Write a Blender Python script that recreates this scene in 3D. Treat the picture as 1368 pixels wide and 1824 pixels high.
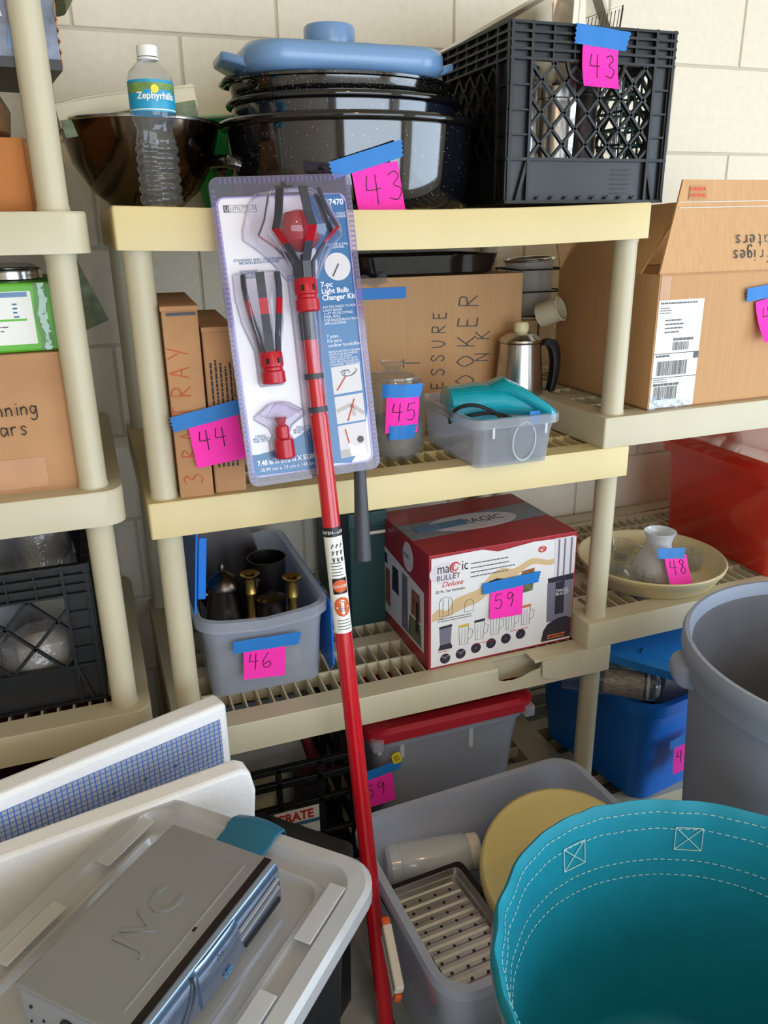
import bpy, bmesh, math, random
from mathutils import Vector, Matrix, Euler
random.seed(7)
PI = math.pi
for o in list(bpy.data.objects): bpy.data.objects.remove(o)
SC = bpy.context.scene
COL = SC.collection

# ------------------------------------------------------------------ camera
cam_d = bpy.data.cameras.new('camera'); cam = bpy.data.objects.new('camera', cam_d); COL.objects.link(cam)
YAW, PIT, ROLL, FPX = .3465, .3444, -.0159, 1416.5
fw = Vector((math.sin(YAW)*math.cos(PIT), math.cos(YAW)*math.cos(PIT), -math.sin(PIT)))
rt = Vector((math.cos(YAW), -math.sin(YAW), 0)); up = rt.cross(fw)
r2 = math.cos(ROLL)*rt + math.sin(ROLL)*up; u2 = -math.sin(ROLL)*rt + math.cos(ROLL)*up
m = Matrix.Identity(4)
for i in range(3): m[i][0] = r2[i]; m[i][1] = u2[i]; m[i][2] = -fw[i]
m.translation = (-.0528, -1.2531, 1.3662)
cam.matrix_world = m
cam_d.sensor_fit = 'VERTICAL'; cam_d.sensor_height = 24; cam_d.lens = 24*FPX/1824
cam_d.clip_start = .02
SC.camera = cam

# ------------------------------------------------------------------ light
W = bpy.data.worlds.new('sky'); SC.world = W; W.use_nodes = True
bg = W.node_tree.nodes['Background']; bg.inputs[0].default_value = (.62, .76, 1, 1); bg.inputs[1].default_value = 1.0
def area(name, loc, target, sx, sy, power, col):
    d = bpy.data.lights.new(name, 'AREA'); d.shape = 'RECTANGLE'; d.size = sx; d.size_y = sy; d.energy = power; d.color = col
    o = bpy.data.objects.new(name, d); COL.objects.link(o); o.location = loc
    o.rotation_euler = (Vector(target)-Vector(loc)).to_track_quat('-Z', 'Y').to_euler()
    return o
area('garage_door_daylight', (1.2, -4.42, 1.16), (1.2, 0, 1.16), 3.9, 2.2, 132, (.78, .89, 1))     # daylight through the open garage door
area('side_door_daylight', (3.33, -2.1, 1.16), (0, -2.1, 1.16), 2.3, 2.2, 78, (.72, .86, 1))               # daylight through the open side door
SC.view_settings.view_transform = 'Standard'; SC.view_settings.look = 'None'
SC.view_settings.gamma = 1; SC.view_settings.use_curve_mapping = False; SC.view_settings.exposure = 0.0

# ------------------------------------------------------------------ materials
def lin(c): return tuple((x/255/12.92 if x/255 <= .04045 else ((x/255+.055)/1.055)**2.4) for x in c)
MT = {}
def P(name, rgb, rough=.5, metal=0, var=0, bump=0, scale=30, coat=0, spec=.5, stretch=(1, 1, 1), detail=4, rvar=0):
    mm = bpy.data.materials.new(name); mm.use_nodes = True; nt = mm.node_tree; b = nt.nodes['Principled BSDF']
    c = lin(rgb); b.inputs['Base Color'].default_value = (*c, 1); b.inputs['Roughness'].default_value = rough
    b.inputs['Metallic'].default_value = metal; b.inputs['Coat Weight'].default_value = coat; b.inputs['Specular IOR Level'].default_value = spec
    if var or bump or rvar:
        tc = nt.nodes.new('ShaderNodeTexCoord'); mp = nt.nodes.new('ShaderNodeMapping'); mp.inputs['Scale'].default_value = stretch
        nz = nt.nodes.new('ShaderNodeTexNoise'); nz.inputs['Scale'].default_value = scale; nz.inputs['Detail'].default_value = detail
        nt.links.new(tc.outputs['Object'], mp.inputs[0]); nt.links.new(mp.outputs[0], nz.inputs['Vector'])
        if var:
            rp = nt.nodes.new('ShaderNodeValToRGB'); rp.color_ramp.elements[0].position = .3; rp.color_ramp.elements[1].position = .7
            rp.color_ramp.elements[0].color = (*[x*(1-var) for x in c], 1); rp.color_ramp.elements[1].color = (*[min(1, x*(1+var*.6)) for x in c], 1)
            nt.links.new(nz.outputs['Fac'], rp.inputs[0]); nt.links.new(rp.outputs[0], b.inputs['Base Color'])
        if rvar:
            mr = nt.nodes.new('ShaderNodeMapRange'); mr.inputs['To Min'].default_value = max(0, rough-rvar); mr.inputs['To Max'].default_value = rough+rvar
            nt.links.new(nz.outputs['Fac'], mr.inputs[0]); nt.links.new(mr.outputs[0], b.inputs['Roughness'])
        if bump:
            bp = nt.nodes.new('ShaderNodeBump'); bp.inputs['Strength'].default_value = bump; bp.inputs['Distance'].default_value = .002
            nt.links.new(nz.outputs['Fac'], bp.inputs['Height']); nt.links.new(bp.outputs[0], b.inputs['Normal'])
    MT[name] = mm; return mm
def thin(name, rgb, cover=.5, rough=.35, transl=.5, fres=True, bump=0, scale=20, tint=None):
    """thin plastic or glass wall: part clear, part milky scatter, glossy skin"""
    mm = bpy.data.materials.new(name); mm.use_nodes = True; nt = mm.node_tree; b = nt.nodes['Principled BSDF']
    out = nt.nodes['Material Output']; c = (*lin(rgb), 1)
    b.inputs['Base Color'].default_value = c; b.inputs['Roughness'].default_value = rough
    tl = nt.nodes.new('ShaderNodeBsdfTranslucent'); tl.inputs[0].default_value = c
    m1 = nt.nodes.new('ShaderNodeMixShader'); m1.inputs[0].default_value = transl
    nt.links.new(b.outputs[0], m1.inputs[1]); nt.links.new(tl.outputs[0], m1.inputs[2])
    tr = nt.nodes.new('ShaderNodeBsdfTransparent'); tr.inputs[0].default_value = (*lin(tint or (240, 242, 246)), 1)
    m2 = nt.nodes.new('ShaderNodeMixShader'); nt.links.new(tr.outputs[0], m2.inputs[1]); nt.links.new(m1.outputs[0], m2.inputs[2])
    m2.inputs[0].default_value = cover
    last = m2
    if fres:
        gl = nt.nodes.new('ShaderNodeBsdfGlossy'); gl.inputs['Roughness'].default_value = min(rough, .25)*.4; gl.inputs[0].default_value = (1, 1, 1, 1)
        fr = nt.nodes.new('ShaderNodeLayerWeight'); fr.inputs['Blend'].default_value = .5
        pw = nt.nodes.new('ShaderNodeMath'); pw.operation = 'POWER'; pw.inputs[1].default_value = 3.5; nt.links.new(fr.outputs['Facing'], pw.inputs[0])
        ma = nt.nodes.new('ShaderNodeMath'); ma.operation = 'MULTIPLY_ADD'; ma.inputs[1].default_value = .6; ma.inputs[2].default_value = .04; nt.links.new(pw.outputs[0], ma.inputs[0])
        m3 = nt.nodes.new('ShaderNodeMixShader'); nt.links.new(ma.outputs[0], m3.inputs[0]); nt.links.new(m2.outputs[0], m3.inputs[1]); nt.links.new(gl.outputs[0], m3.inputs[2])
        last = m3
        if bump:
            tc = nt.nodes.new('ShaderNodeTexCoord'); nz = nt.nodes.new('ShaderNodeTexNoise'); nz.inputs['Scale'].default_value = scale
            bp = nt.nodes.new('ShaderNodeBump'); bp.inputs['Strength'].default_value = bump; bp.inputs['Distance'].default_value = .004
            nt.links.new(tc.outputs['Object'], nz.inputs['Vector']); nt.links.new(nz.outputs['Fac'], bp.inputs['Height'])
            nt.links.new(bp.outputs[0], gl.inputs['Normal']); nt.links.new(bp.outputs[0], b.inputs['Normal'])
    nt.links.new(last.outputs[0], out.inputs[0])
    MT[name] = mm; return mm
def speckle(name, base, dots, scale, thr, rough):
    mm = P(name, base, rough, spec=.9, coat=.6); nt = mm.node_tree; b = nt.nodes['Principled BSDF']
    tc = nt.nodes.new('ShaderNodeTexCoord'); vo = nt.nodes.new('ShaderNodeTexVoronoi'); vo.inputs['Scale'].default_value = scale
    nt.links.new(tc.outputs['Object'], vo.inputs['Vector'])
    rp = nt.nodes.new('ShaderNodeValToRGB'); rp.color_ramp.interpolation = 'CONSTANT'
    rp.color_ramp.elements[0].color = (*lin(dots), 1); rp.color_ramp.elements[1].position = thr; rp.color_ramp.elements[1].color = (*lin(base), 1)
    nt.links.new(vo.outputs['Distance'], rp.inputs[0]); nt.links.new(rp.outputs[0], b.inputs['Base Color'])
    return mm
def gridmat(name, base, line, step, w):
    mm = P(name, base, .6); nt = mm.node_tree; b = nt.nodes['Principled BSDF']
    tc = nt.nodes.new('ShaderNodeTexCoord'); sp = nt.nodes.new('ShaderNodeSeparateXYZ'); nt.links.new(tc.outputs['Object'], sp.inputs[0])
    mx = nt.nodes.new('ShaderNodeMath'); mx.operation = 'MAXIMUM'
    for k, ax in enumerate('XZ'):
        a = nt.nodes.new('ShaderNodeMath'); a.operation = 'DIVIDE'; a.inputs[1].default_value = step; nt.links.new(sp.outputs[ax], a.inputs[0])
        f = nt.nodes.new('ShaderNodeMath'); f.operation = 'FRACT'; nt.links.new(a.outputs[0], f.inputs[0])
        l = nt.nodes.new('ShaderNodeMath'); l.operation = 'LESS_THAN'; l.inputs[1].default_value = w; nt.links.new(f.outputs[0], l.inputs[0])
        nt.links.new(l.outputs[0], mx.inputs[k])
    mi = nt.nodes.new('ShaderNodeMix'); mi.data_type = 'RGBA'; mi.inputs[6].default_value = (*lin(base), 1); mi.inputs[7].default_value = (*lin(line), 1)
    nt.links.new(mx.outputs[0], mi.inputs[0]); nt.links.new(mi.outputs[2], b.inputs['Base Color'])
    return mm

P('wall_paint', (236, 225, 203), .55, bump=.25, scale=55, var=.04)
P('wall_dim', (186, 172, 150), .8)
P('mortar', (205, 196, 176), .8)
P('concrete', (176, 172, 162), .8, var=.25, bump=.4, scale=14)
P('ceiling_white', (214, 200, 176), .9)
P('cream', (212, 193, 140), .42, var=.05, scale=6)
P('beige', (198, 188, 160), .42, var=.06, scale=6)
P('card', (196, 150, 104), .8, var=.05, scale=3, bump=.06, stretch=(60, 60, 1))
P('card_old', (184, 138, 96), .85, var=.16, scale=9, bump=.15)
P('card_orange', (190, 120, 62), .8, var=.12, scale=8)
P('card_flap', (204, 158, 110), .75, var=.07, scale=3, bump=.1, stretch=(50, 50, 1))
P('packing_tape', (190, 140, 96), .25, var=.1, scale=20)
P('white_paper', (232, 232, 226), .6, var=.04, scale=9)
P('cream_paper', (214, 202, 172), .7, var=.08, scale=12)
P('ink', (28, 26, 28), .6)
P('pencil', (70, 40, 60), .6)
P('grey_ink', (90, 92, 96), .6)
P('blue_ink', (60, 110, 150), .6)
P('orange_ink', (206, 92, 46), .6)
P('red_ink', (200, 40, 40), .6)
P('pink', (255, 42, 178), .7)
P('tape_blue', (24, 118, 196), .55, bump=.2, scale=60)
P('black_enamel', (14, 13, 14), .08, coat=.5)
speckle('black_speckle', (16, 14, 13), (150, 150, 145), 260, .16, .12)
speckle('speckle_few', (14, 15, 20), (150, 155, 165), 130, .1, .08)
speckle('speckle_blue', (20, 26, 38), (150, 160, 175), 150, .12, .1)
P('blue_ceramic', (112, 148, 190), .32, coat=.3)
P('black_plastic', (22, 22, 24), .4, rvar=.1, scale=12)
P('crate_black', (12, 12, 13), .45, rvar=.12, scale=8)
P('crate_plate', (28, 29, 32), .32, rvar=.1, scale=10)
P('charcoal', (58, 60, 68), .45)
P('steel', (200, 198, 194), .22, 1, bump=.05)
P('steel_dark', (96, 84, 72), .12, 1)
P('steel_dull', (186, 180, 172), .34, 1, var=.1)
P('tray_beige', (186, 176, 156), .35, .6, var=.08)
P('pewter', (92, 82, 74), .3, 1, var=.2, scale=20)
P('brass', (170, 140, 74), .28, 1, var=.1)
P('dark_metal', (52, 46, 44), .35, .8)
P('red_paint', (186, 16, 30), .22, coat=.4)
P('red_plastic', (178, 16, 36), .3)
P('red_lid', (178, 30, 46), .4)
P('dark_red', (96, 14, 20), .6)
P('green_box', (92, 176, 40), .45)
P('green_bowl', (22, 150, 62), .3)
P('pale_green', (196, 220, 176), .4)
P('dark_green', (22, 58, 54), .5)
P('teal', (4, 140, 164), .62, bump=.12, scale=24, var=.06)
P('teal_latch', (30, 104, 134), .35)
P('teal_gloss', (10, 168, 190), .12, coat=.6)
P('teal_dull', (34, 132, 150), .35)
P('stitch', (190, 226, 226), .7)
P('can_grey', (142, 153, 172), .5, var=.06, scale=5)
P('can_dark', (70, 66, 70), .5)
P('can_inner', (92, 92, 98), .55, var=.25, scale=7)
P('hamper_grey', (150, 154, 162), .6)
P('blue_plastic', (22, 118, 216), .35, var=.04)
P('blue_lid', (44, 140, 232), .32)
P('foam', (246, 246, 247), .75, bump=.2, scale=160, var=.03)
gridmat('blue_grid', (172, 176, 182), (58, 112, 204), .0082, .2)
P('silver_paint', (152, 156, 160), .42, .55)
P('silver_side', (176, 180, 186), .4, .6)
P('silver_front', (150, 168, 196), .16, .9)
P('emboss', (172, 174, 176), .35, .5)
P('slot_black', (12, 12, 14), .4)
P('yellow_lid', (214, 196, 128), .45)
P('yellow_tag', (232, 206, 30), .5)
P('tray_cream', (222, 208, 164), .4)
P('bone', (226, 216, 200), .45)
P('orange_tip', (222, 90, 30), .4)
P('card_white', (226, 224, 232), .3, coat=.4)
P('card_blue', (10, 94, 148), .3, coat=.4)
P('photo_grey', (206, 202, 204), .4)
P('photo_wall', (176, 168, 164), .4)
P('skin_print', (150, 110, 92), .5)
P('hair_print', (84, 70, 66), .5)
P('box_white', (226, 222, 220), .4, var=.03)
P('box_red', (166, 40, 50), .4, var=.2, scale=14)
P('box_grey', (128, 132, 140), .4, var=.15)
P('box_blue', (92, 130, 168), .4, var=.12)
P('stain', (206, 176, 130), .6)
P('print_silver', (132, 128, 142), .35, .3)
P('print_dark', (44, 38, 50), .45)
P('print_pale', (214, 206, 210), .4)
P('print_brown', (150, 96, 60), .5, var=.5, scale=60)
P('print_green', (104, 114, 74), .5, var=.5, scale=60)
P('print_yellow', (214, 178, 60), .5)
P('print_orange', (214, 110, 50), .5)
P('picture', (110, 120, 140), .4, var=.7, scale=30)
P('picture_warm', (120, 84, 50), .5, var=.7, scale=26)
P('cloth_dark', (56, 14, 22), .9)
P('water_label', (28, 150, 192), .4)
P('label_green', (110, 140, 70), .5, var=.4, scale=60)
P('label_yellow', (240, 214, 40), .5)
P('bristle', (176, 156, 138), .8, var=.7, scale=60, stretch=(8, 8, 1))
P('white_plastic', (232, 230, 224), .4)
P('jar_fill', (120, 106, 92), .9, var=.3, scale=60)
thin('frosted', (238, 244, 255), .45, .35, .5)
thin('frosted_tote', (226, 236, 255), .72, .35, .4)
thin('frosted_clear', (232, 237, 246), .3, .3, .5)
thin('frosted_lid', (226, 228, 230), .84, .4, .4)
thin('frosted_white', (240, 243, 246), .86, .4, .4)
thin('tote_red', (244, 84, 62), .7, .3, .5, tint=(236, 90, 70))
thin('clear_glass', (236, 240, 240), .06, .05, .3, tint=(244, 246, 246))
thin('clear_pet', (236, 240, 244), .05, .08, .3, bump=.5, scale=60, tint=(246, 248, 250))
thin('blister', (230, 226, 250), .05, .1, .3, tint=(248, 246, 253))
thin('blister_edge', (196, 190, 232), .22, .2, .4, tint=(216, 210, 240))
thin('blister_bend', (240, 238, 252), .3, .08, .4)
thin('bubble_wrap', (190, 186, 186), .45, .2, .4, bump=1, scale=70)
thin('cellophane', (236, 238, 240), .08, .1, .4, bump=1, scale=45)
thin('steel_mesh', (186, 184, 180), .55, .5, .3, fres=False)

# ------------------------------------------------------------------ mesh helpers
class MB:
    def __init__(s): s.v = []; s.f = []
    def add(s, vs, fs):
        n = len(s.v); s.v += [tuple(x) for x in vs]; s.f += [tuple(i+n for i in f) for f in fs]; return s
    def box(s, x0, y0, z0, x1, y1, z1):
        return s.add([(x0,y0,z0),(x1,y0,z0),(x1,y1,z0),(x0,y1,z0),(x0,y0,z1),(x1,y0,z1),(x1,y1,z1),(x0,y1,z1)],
                     [(3,2,1,0),(4,5,6,7),(0,1,5,4),(1,2,6,5),(2,3,7,6),(3,0,4,7)])
    def bar(s, a, b, w, t, nrm):
        """flat bar from a to b, width w in the plane normal to nrm, thickness t along nrm"""
        a = Vector(a); b = Vector(b); n = Vector(nrm).normalized(); d = (b-a).normalized(); q = d.cross(n)*w/2; n = n*t/2
        return s.add([a-q-n, a+q-n, a+q+n, a-q+n, b-q-n, b+q-n, b+q+n, b-q+n], [(3,2,1,0),(4,5,6,7),(0,1,5,4),(1,2,6,5),(2,3,7,6),(3,0,4,7)])
    def loft(s, rings, cap0=True, cap1=True, closed=True):
        n = len(rings[0]); fs = []
        for i in range(len(rings)-1):
            for j in range(n if closed else n-1):
                k = (j+1) % n; fs.append((i*n+j, i*n+k, (i+1)*n+k, (i+1)*n+j))
        if cap0: fs.append(tuple(range(n-1, -1, -1)))
        if cap1: fs.append(tuple(range((len(rings)-1)*n, len(rings)*n)))
        return s.add([p for r in rings for p in r], fs)
    def lathe(s, prof, n=40, c=(0, 0, 0), sx=1, sy=1, cap0=False, cap1=False, a0=0, a1=2*PI):
        rings = []
        full = abs(a1-a0-2*PI) < 1e-6
        k = n if full else n+1
        for r, z in prof:
            rings.append([(c[0]+r*sx*math.cos(a0+(a1-a0)*i/n), c[1]+r*sy*math.sin(a0+(a1-a0)*i/n), c[2]+z) for i in range(k)])
        return s.loft(rings, cap0, cap1, full)
    def cyl(s, a, b, r0, r1=None, n=20, caps=True):
        r1 = r0 if r1 is None else r1; a = Vector(a); b = Vector(b); d = (b-a).normalized()
        q = d.orthogonal().normalized(); w = d.cross(q)
        ring = lambda c, r: [c+(q*math.cos(2*PI*i/n)+w*math.sin(2*PI*i/n))*r for i in range(n)]
        return s.loft([ring(a, r0), ring(b, r1)], caps, caps)
    def tube(s, path, r, n=8, flat=1, caps=True, closed=False):
        path = [Vector(p) for p in path]; rings = []; q = None
        N = len(path)
        for i, p in enumerate(path):
            if closed: d = (path[(i+1) % N]-path[i-1]).normalized()
            else: d = (path[min(i+1, N-1)]-path[max(i-1, 0)]).normalized()
            if q is None: q = d.orthogonal().normalized()
            q = (q-d*q.dot(d)).normalized(); w = d.cross(q); rr = r[i] if isinstance(r, (list, tuple)) else r
            rings.append([p+(q*math.cos(2*PI*j/n)+w*math.sin(2*PI*j/n)*flat)*rr for j in range(n)])
        if closed: rings.append(rings[0]); caps = False
        return s.loft(rings, caps, caps)
    def prism(s, pts, vec):
        vec = Vector(vec); n = len(pts); a = [Vector(p) for p in pts]
        fs = [tuple(range(n-1, -1, -1)), tuple(range(n, 2*n))]+[(i, (i+1) % n, n+(i+1) % n, n+i) for i in range(n)]
        return s.add(a+[p+vec for p in a], fs)
    def grid(s, fn, nu, nv, t=None):
        """sheet fn(u,v)->point; t adds a back face shifted by vector t"""
        vs = [Vector(fn(i/nu, j/nv)) for j in range(nv+1) for i in range(nu+1)]; k = nu+1
        fs = [(j*k+i, j*k+i+1, (j+1)*k+i+1, (j+1)*k+i) for j in range(nv) for i in range(nu)]
        s.add(vs, fs)
        if t is not None:
            t = Vector(t); s.add([p+t for p in vs], [tuple(reversed(f)) for f in fs])
            bd = [i for i in range(k)]+[j*k+nu for j in range(1, nv+1)]+[nv*k+i for i in range(nu-1, -1, -1)]+[j*k for j in range(nv-1, 0, -1)]
            s.add([vs[i] for i in bd]+[vs[i]+t for i in bd], [(i, len(bd)+i, len(bd)+(i+1) % len(bd), (i+1) % len(bd)) for i in range(len(bd))])
        return s
    def mesh(s, name, mat=None, smooth=False, bevel=0, bseg=2, fix=True):
        me = bpy.data.meshes.new(name); me.from_pydata(s.v, [], s.f)
        bm = bmesh.new(); bm.from_mesh(me)
        if fix:
            bmesh.ops.remove_doubles(bm, verts=bm.verts, dist=1e-6)
            bmesh.ops.recalc_face_normals(bm, faces=bm.faces)
        if bevel:
            es = [e for e in bm.edges if len(e.link_faces) == 2 and e.calc_face_angle(0) > .6]
            bmesh.ops.bevel(bm, geom=es, offset=bevel, segments=bseg, affect='EDGES', profile=.5, clamp_overlap=True)
        bm.to_mesh(me); bm.free()
        if mat: me.materials.append(MT[mat] if isinstance(mat, str) else mat)
        if smooth:
            me.shade_smooth() if hasattr(me, 'shade_smooth') else None
            try: me.set_sharp_from_angle(angle=.7 if smooth is True else smooth)
            except Exception: pass
        return me
    def build(s, name, mat, parent=None, smooth=False, bevel=0, bseg=2, label=None, loc=None, rot=None, fix=True):
        o = bpy.data.objects.new(name, s.mesh(name, mat, smooth, bevel, bseg, fix)); COL.objects.link(o)
        if parent: o.parent = parent
        if loc: o.location = loc
        if rot: o.rotation_euler = rot
        if label: o['label'] = label
        return o
def inst(src, name, parent, loc=(0, 0, 0), rot=(0, 0, 0)):
    o = bpy.data.objects.new(name, src.data); COL.objects.link(o); o.parent = parent; o.location = loc; o.rotation_euler = rot; return o
def thing(name, label, cat, loc=(0, 0, 0), rz=0, group=None, mat4=None):
    o = bpy.data.objects.new(name, None); COL.objects.link(o); o.empty_display_size = .05
    if mat4 is not None: o.matrix_world = mat4
    else: o.location = loc; o.rotation_euler = (0, 0, rz) if not isinstance(rz, (tuple, list)) else rz
    o['label'] = label; o['category'] = cat
    if group: o['group'] = group
    return o
def rrect(w, d, r, n=6, side=1, cx=0, cy=0):
    """rounded rectangle outline, ccw, `side` subdivisions per straight edge"""
    r = min(r, w/2-1e-4, d/2-1e-4); pts = []
    cs = [(w/2-r, d/2-r, 0), (-w/2+r, d/2-r, PI/2), (-w/2+r, -d/2+r, PI), (w/2-r, -d/2+r, 1.5*PI)]
    arcs = [[(cx+x+r*math.cos(a+PI/2*i/n), cy+y+r*math.sin(a+PI/2*i/n)) for i in range(n+1)] for x, y, a in cs]
    for k in range(4):
        pts += arcs[k]; p, q = arcs[k][-1], arcs[(k+1) % 4][0]
        for i in range(1, side): pts.append((p[0]+(q[0]-p[0])*i/side, p[1]+(q[1]-p[1])*i/side))
    return pts
def ringz(pts, z): return [(x, y, z) for x, y in pts]
def cat_rom(pts, k=6, closed=False):
    pts = [Vector(p) for p in pts]; n = len(pts); out = []
    rng = range(n) if closed else range(n-1)
    for i in rng:
        if closed: p0, p1, p2, p3 = pts[i-1], pts[i], pts[(i+1) % n], pts[(i+2) % n]
        else: p0, p1, p2, p3 = pts[max(i-1, 0)], pts[i], pts[i+1], pts[min(i+2, n-1)]
        for j in range(k):
            t = j/k
            out.append(.5*((2*p1)+(p2-p0)*t+(2*p0-5*p1+4*p2-p3)*t*t+(3*p1-p0-3*p2+p3)*t**3))
    if not closed: out.append(pts[-1])
    return out
def text(parent, s, size, loc, mat, rot=(PI/2, 0, 0), align='LEFT', name='lettering', wrap=None, sx=1, space=1, thick=.0002, shear=0, bold=0):
    cu = bpy.data.curves.new(name, 'FONT'); cu.body = s; cu.size = size; cu.align_x = align; cu.extrude = thick; cu.space_line = space; cu.shear = shear; cu.offset = bold; cu.resolution_u = 3
    t = bpy.data.objects.new('tmp', cu); COL.objects.link(t)
    dg = bpy.context.evaluated_depsgraph_get(); me = bpy.data.meshes.new_from_object(t.evaluated_get(dg)); bpy.data.objects.remove(t)
    me.materials.clear(); me.materials.append(MT[mat])
    for v in me.vertices: v.co.x *= sx
    if wrap:      # bend the line round a vertical cylinder of radius wrap, text centred at the local -y side
        for v in me.vertices:
            a = v.co.x/wrap-PI/2; rr = wrap+v.co.z+.0004; v.co = (rr*math.cos(a), rr*math.sin(a), v.co.y)
        rot = (0, 0, rot[2])
    me.name = name
    o = bpy.data.objects.new(name, me); COL.objects.link(o); o.parent = parent; o.location = loc; o.rotation_euler = rot; return o
GL = {
 '3': [[(.1,.9),(.4,1),(.55,.8),(.3,.55),(.6,.35),(.4,.02),(.05,.1)]], '4': [[(.15,1),(.08,.75),(.05,.5)], [(.05,.5),(.3,.48),(.65,.5)], [(.5,1),(.48,.4),(.45,-.05)]],
 '5': [[(.12,.95),(.08,.55)], [(.1,.95),(.6,1)], [(.08,.55),(.45,.6),(.6,.3),(.4,.02),(.05,.08)]], '6': [[(.45,1),(.15,.6),(.05,.25),(.25,0),(.6,.15),(.5,.4),(.12,.22)]],
 '8': [[(.5,.85),(.25,1),(.1,.8),(.35,.55),(.55,.25),(.3,0),(.08,.2),(.3,.5),(.5,.85)]], '9': [[(.55,.85),(.25,1),(.08,.75),(.3,.55),(.55,.85),(.52,.4),(.42,0)]],
 'n': [[(.1,.6),(.1,0)], [(.1,.4),(.35,.6),(.5,.4),(.5,0)]], 'i': [[(.2,.6),(.2,0)], [(.2,.8),(.22,.86)]],
 'g': [[(.5,.5),(.2,.6),(.08,.3),(.3,.05),(.5,.4)], [(.52,.6),(.5,-.2),(.25,-.4),(.05,-.25)]], 'a': [[(.5,.5),(.2,.6),(.08,.3),(.25,0),(.5,.3)], [(.52,.6),(.55,0)]],
 'r': [[(.1,.6),(.12,0)], [(.12,.4),(.3,.6),(.45,.55)]], 's': [[(.45,.5),(.25,.6),(.1,.45),(.4,.2),(.25,0),(.05,.1)]], 'e': [[(.08,.3),(.5,.32),(.4,.58),(.15,.5),(.08,.2),(.3,0),(.5,.1)]],
 'l': [[(.2,1),(.2,0)]], 'j': [[(.2,.6),(.2,-.2),(.05,-.3)], [(.2,.8),(.22,.85)]], 'w': [[(.05,.6),(.2,0)], [(.2,0),(.3,.5)], [(.3,.5),(.42,0)], [(.42,0),(.55,.6)]], 'f': [[(.5,.95),(.3,1),(.25,.7),(.25,0)], [(.05,.55),(.45,.55)]], 't': [[(.25,.9),(.25,.1),(.4,0)], [(.05,.62),(.45,.62)]],
 'T': [[(0,1),(.6,1)], [(.3,1),(.28,0)]], 'R': [[(.08,0),(.1,1)], [(.1,1),(.5,.9),(.5,.6),(.1,.5)], [(.15,.5),(.6,0)]], 'A': [[(0,0),(.3,1)], [(.3,1),(.6,0)], [(.12,.38),(.5,.38)]],
 'Y': [[(0,1),(.3,.5)], [(.6,1),(.25,0)]], 'B': [[(.1,0),(.1,1)], [(.1,1),(.5,.85),(.1,.55)], [(.1,.55),(.58,.3),(.1,0)]], 'Q': [[(.3,1),(.05,.5),(.3,0),(.6,.5),(.3,1)], [(.35,.3),(.65,-.1)]],
 'S': [[(.55,.85),(.3,1),(.08,.8),(.5,.35),(.3,0),(.02,.12)]], 'U': [[(.05,1),(.08,.3),(.3,0),(.5,.3),(.55,1)]], 'E': [[(.08,0),(.08,1)], [(.08,1),(.5,1)], [(.08,.52),(.42,.52)], [(.08,0),(.52,0)]],
 'K': [[(.08,0),(.1,1)], [(.55,1),(.12,.45)], [(.2,.52),(.6,0)]], 'N': [[(.08,0),(.08,1)], [(.08,1),(.55,0)], [(.55,0),(.55,1)]], 'O': [[(.3,1),(.05,.5),(.3,0),(.6,.5),(.3,1)]],
 'C': [[(.55,.85),(.3,1),(.05,.5),(.3,0),(.55,.15)]], 'P': [[(.08,0),(.1,1)], [(.1,1),(.52,.85),(.5,.6),(.1,.5)]], 'F': [[(.08,0),(.08,1)], [(.08,1),(.5,1)], [(.08,.52),(.42,.52)]],
 'o': [[(.3,.6),(.08,.3),(.3,0),(.5,.3),(.3,.6)]], '-': [[(.1,.4),(.4,.42)]], ' ': []}
def write(parent, s, o, xd, yd, h, mat, r=.0007, adv=.72, jit=.0, name='handwriting'):
    mb = MB(); o = Vector(o); xd = Vector(xd).normalized(); yd = Vector(yd).normalized(); n = xd.cross(yd); x = 0
    for ch in s:
        for st in GL.get(ch, []):
            pts = [o+xd*((x+p[0]*.9)*h)+yd*(p[1]*h+random.uniform(-jit, jit)*h) for p in st]
            if len(pts) > 2: pts = cat_rom(pts, 5)
            mb.tube(pts, r, 5)
        x += adv if ch not in 'il ' else adv*.55
    return mb.build(name, mat, parent)
# ------------------------------------------------------------------ the garage
def struct(mb, name, mat, parent=None, **k):
    o = mb.build(name, mat, parent, **k)
    if parent is None: o['kind'] = 'structure'
    return o
WY = .615                                   # face of the block wall
wall = struct(MB().box(-1.3, WY+.004, 0, 3.4, WY+.12, 2.5), 'wall_back', 'mortar')
blk = None; BW, BH = .4064, .2032
for k in range(-8, 4):
    z0 = 1.739+k*BH; off = -.006 + (0 if k % 2 == 0 else BW/2)
    for j in range(-4, 14):
        x0 = off+j*BW
        if x0 < -1.3 or x0+BW > 3.4: continue
        if blk is None:
            blk = MB().box(.003, 0, .003, BW-.003, .05, BH-.003).build('block', 'wall_paint', wall, bevel=.0025, loc=(x0, WY, z0))
        else: inst(blk, 'block', wall, (x0, WY, z0))
struct(MB().box(-1.4, -8, -.1, 6, WY+.12, 0), 'floor', 'concrete')
struct(MB().box(-1.4, -4.6, 2.5, 3.5, WY+.12, 2.6), 'ceiling', 'ceiling_white')
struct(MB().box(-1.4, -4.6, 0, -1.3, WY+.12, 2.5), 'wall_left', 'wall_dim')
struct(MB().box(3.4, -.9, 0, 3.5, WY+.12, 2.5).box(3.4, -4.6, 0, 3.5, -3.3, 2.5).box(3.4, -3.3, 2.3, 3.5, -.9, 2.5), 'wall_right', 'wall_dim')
struct(MB().box(-1.3, -4.6, 0, -.80, -4.5, 2.5).box(3.2, -4.6, 0, 3.4, -4.5, 2.5).box(-.80, -4.6, 2.3, 3.2, -4.5, 2.5), 'wall_front', 'wall_dim')
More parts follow.
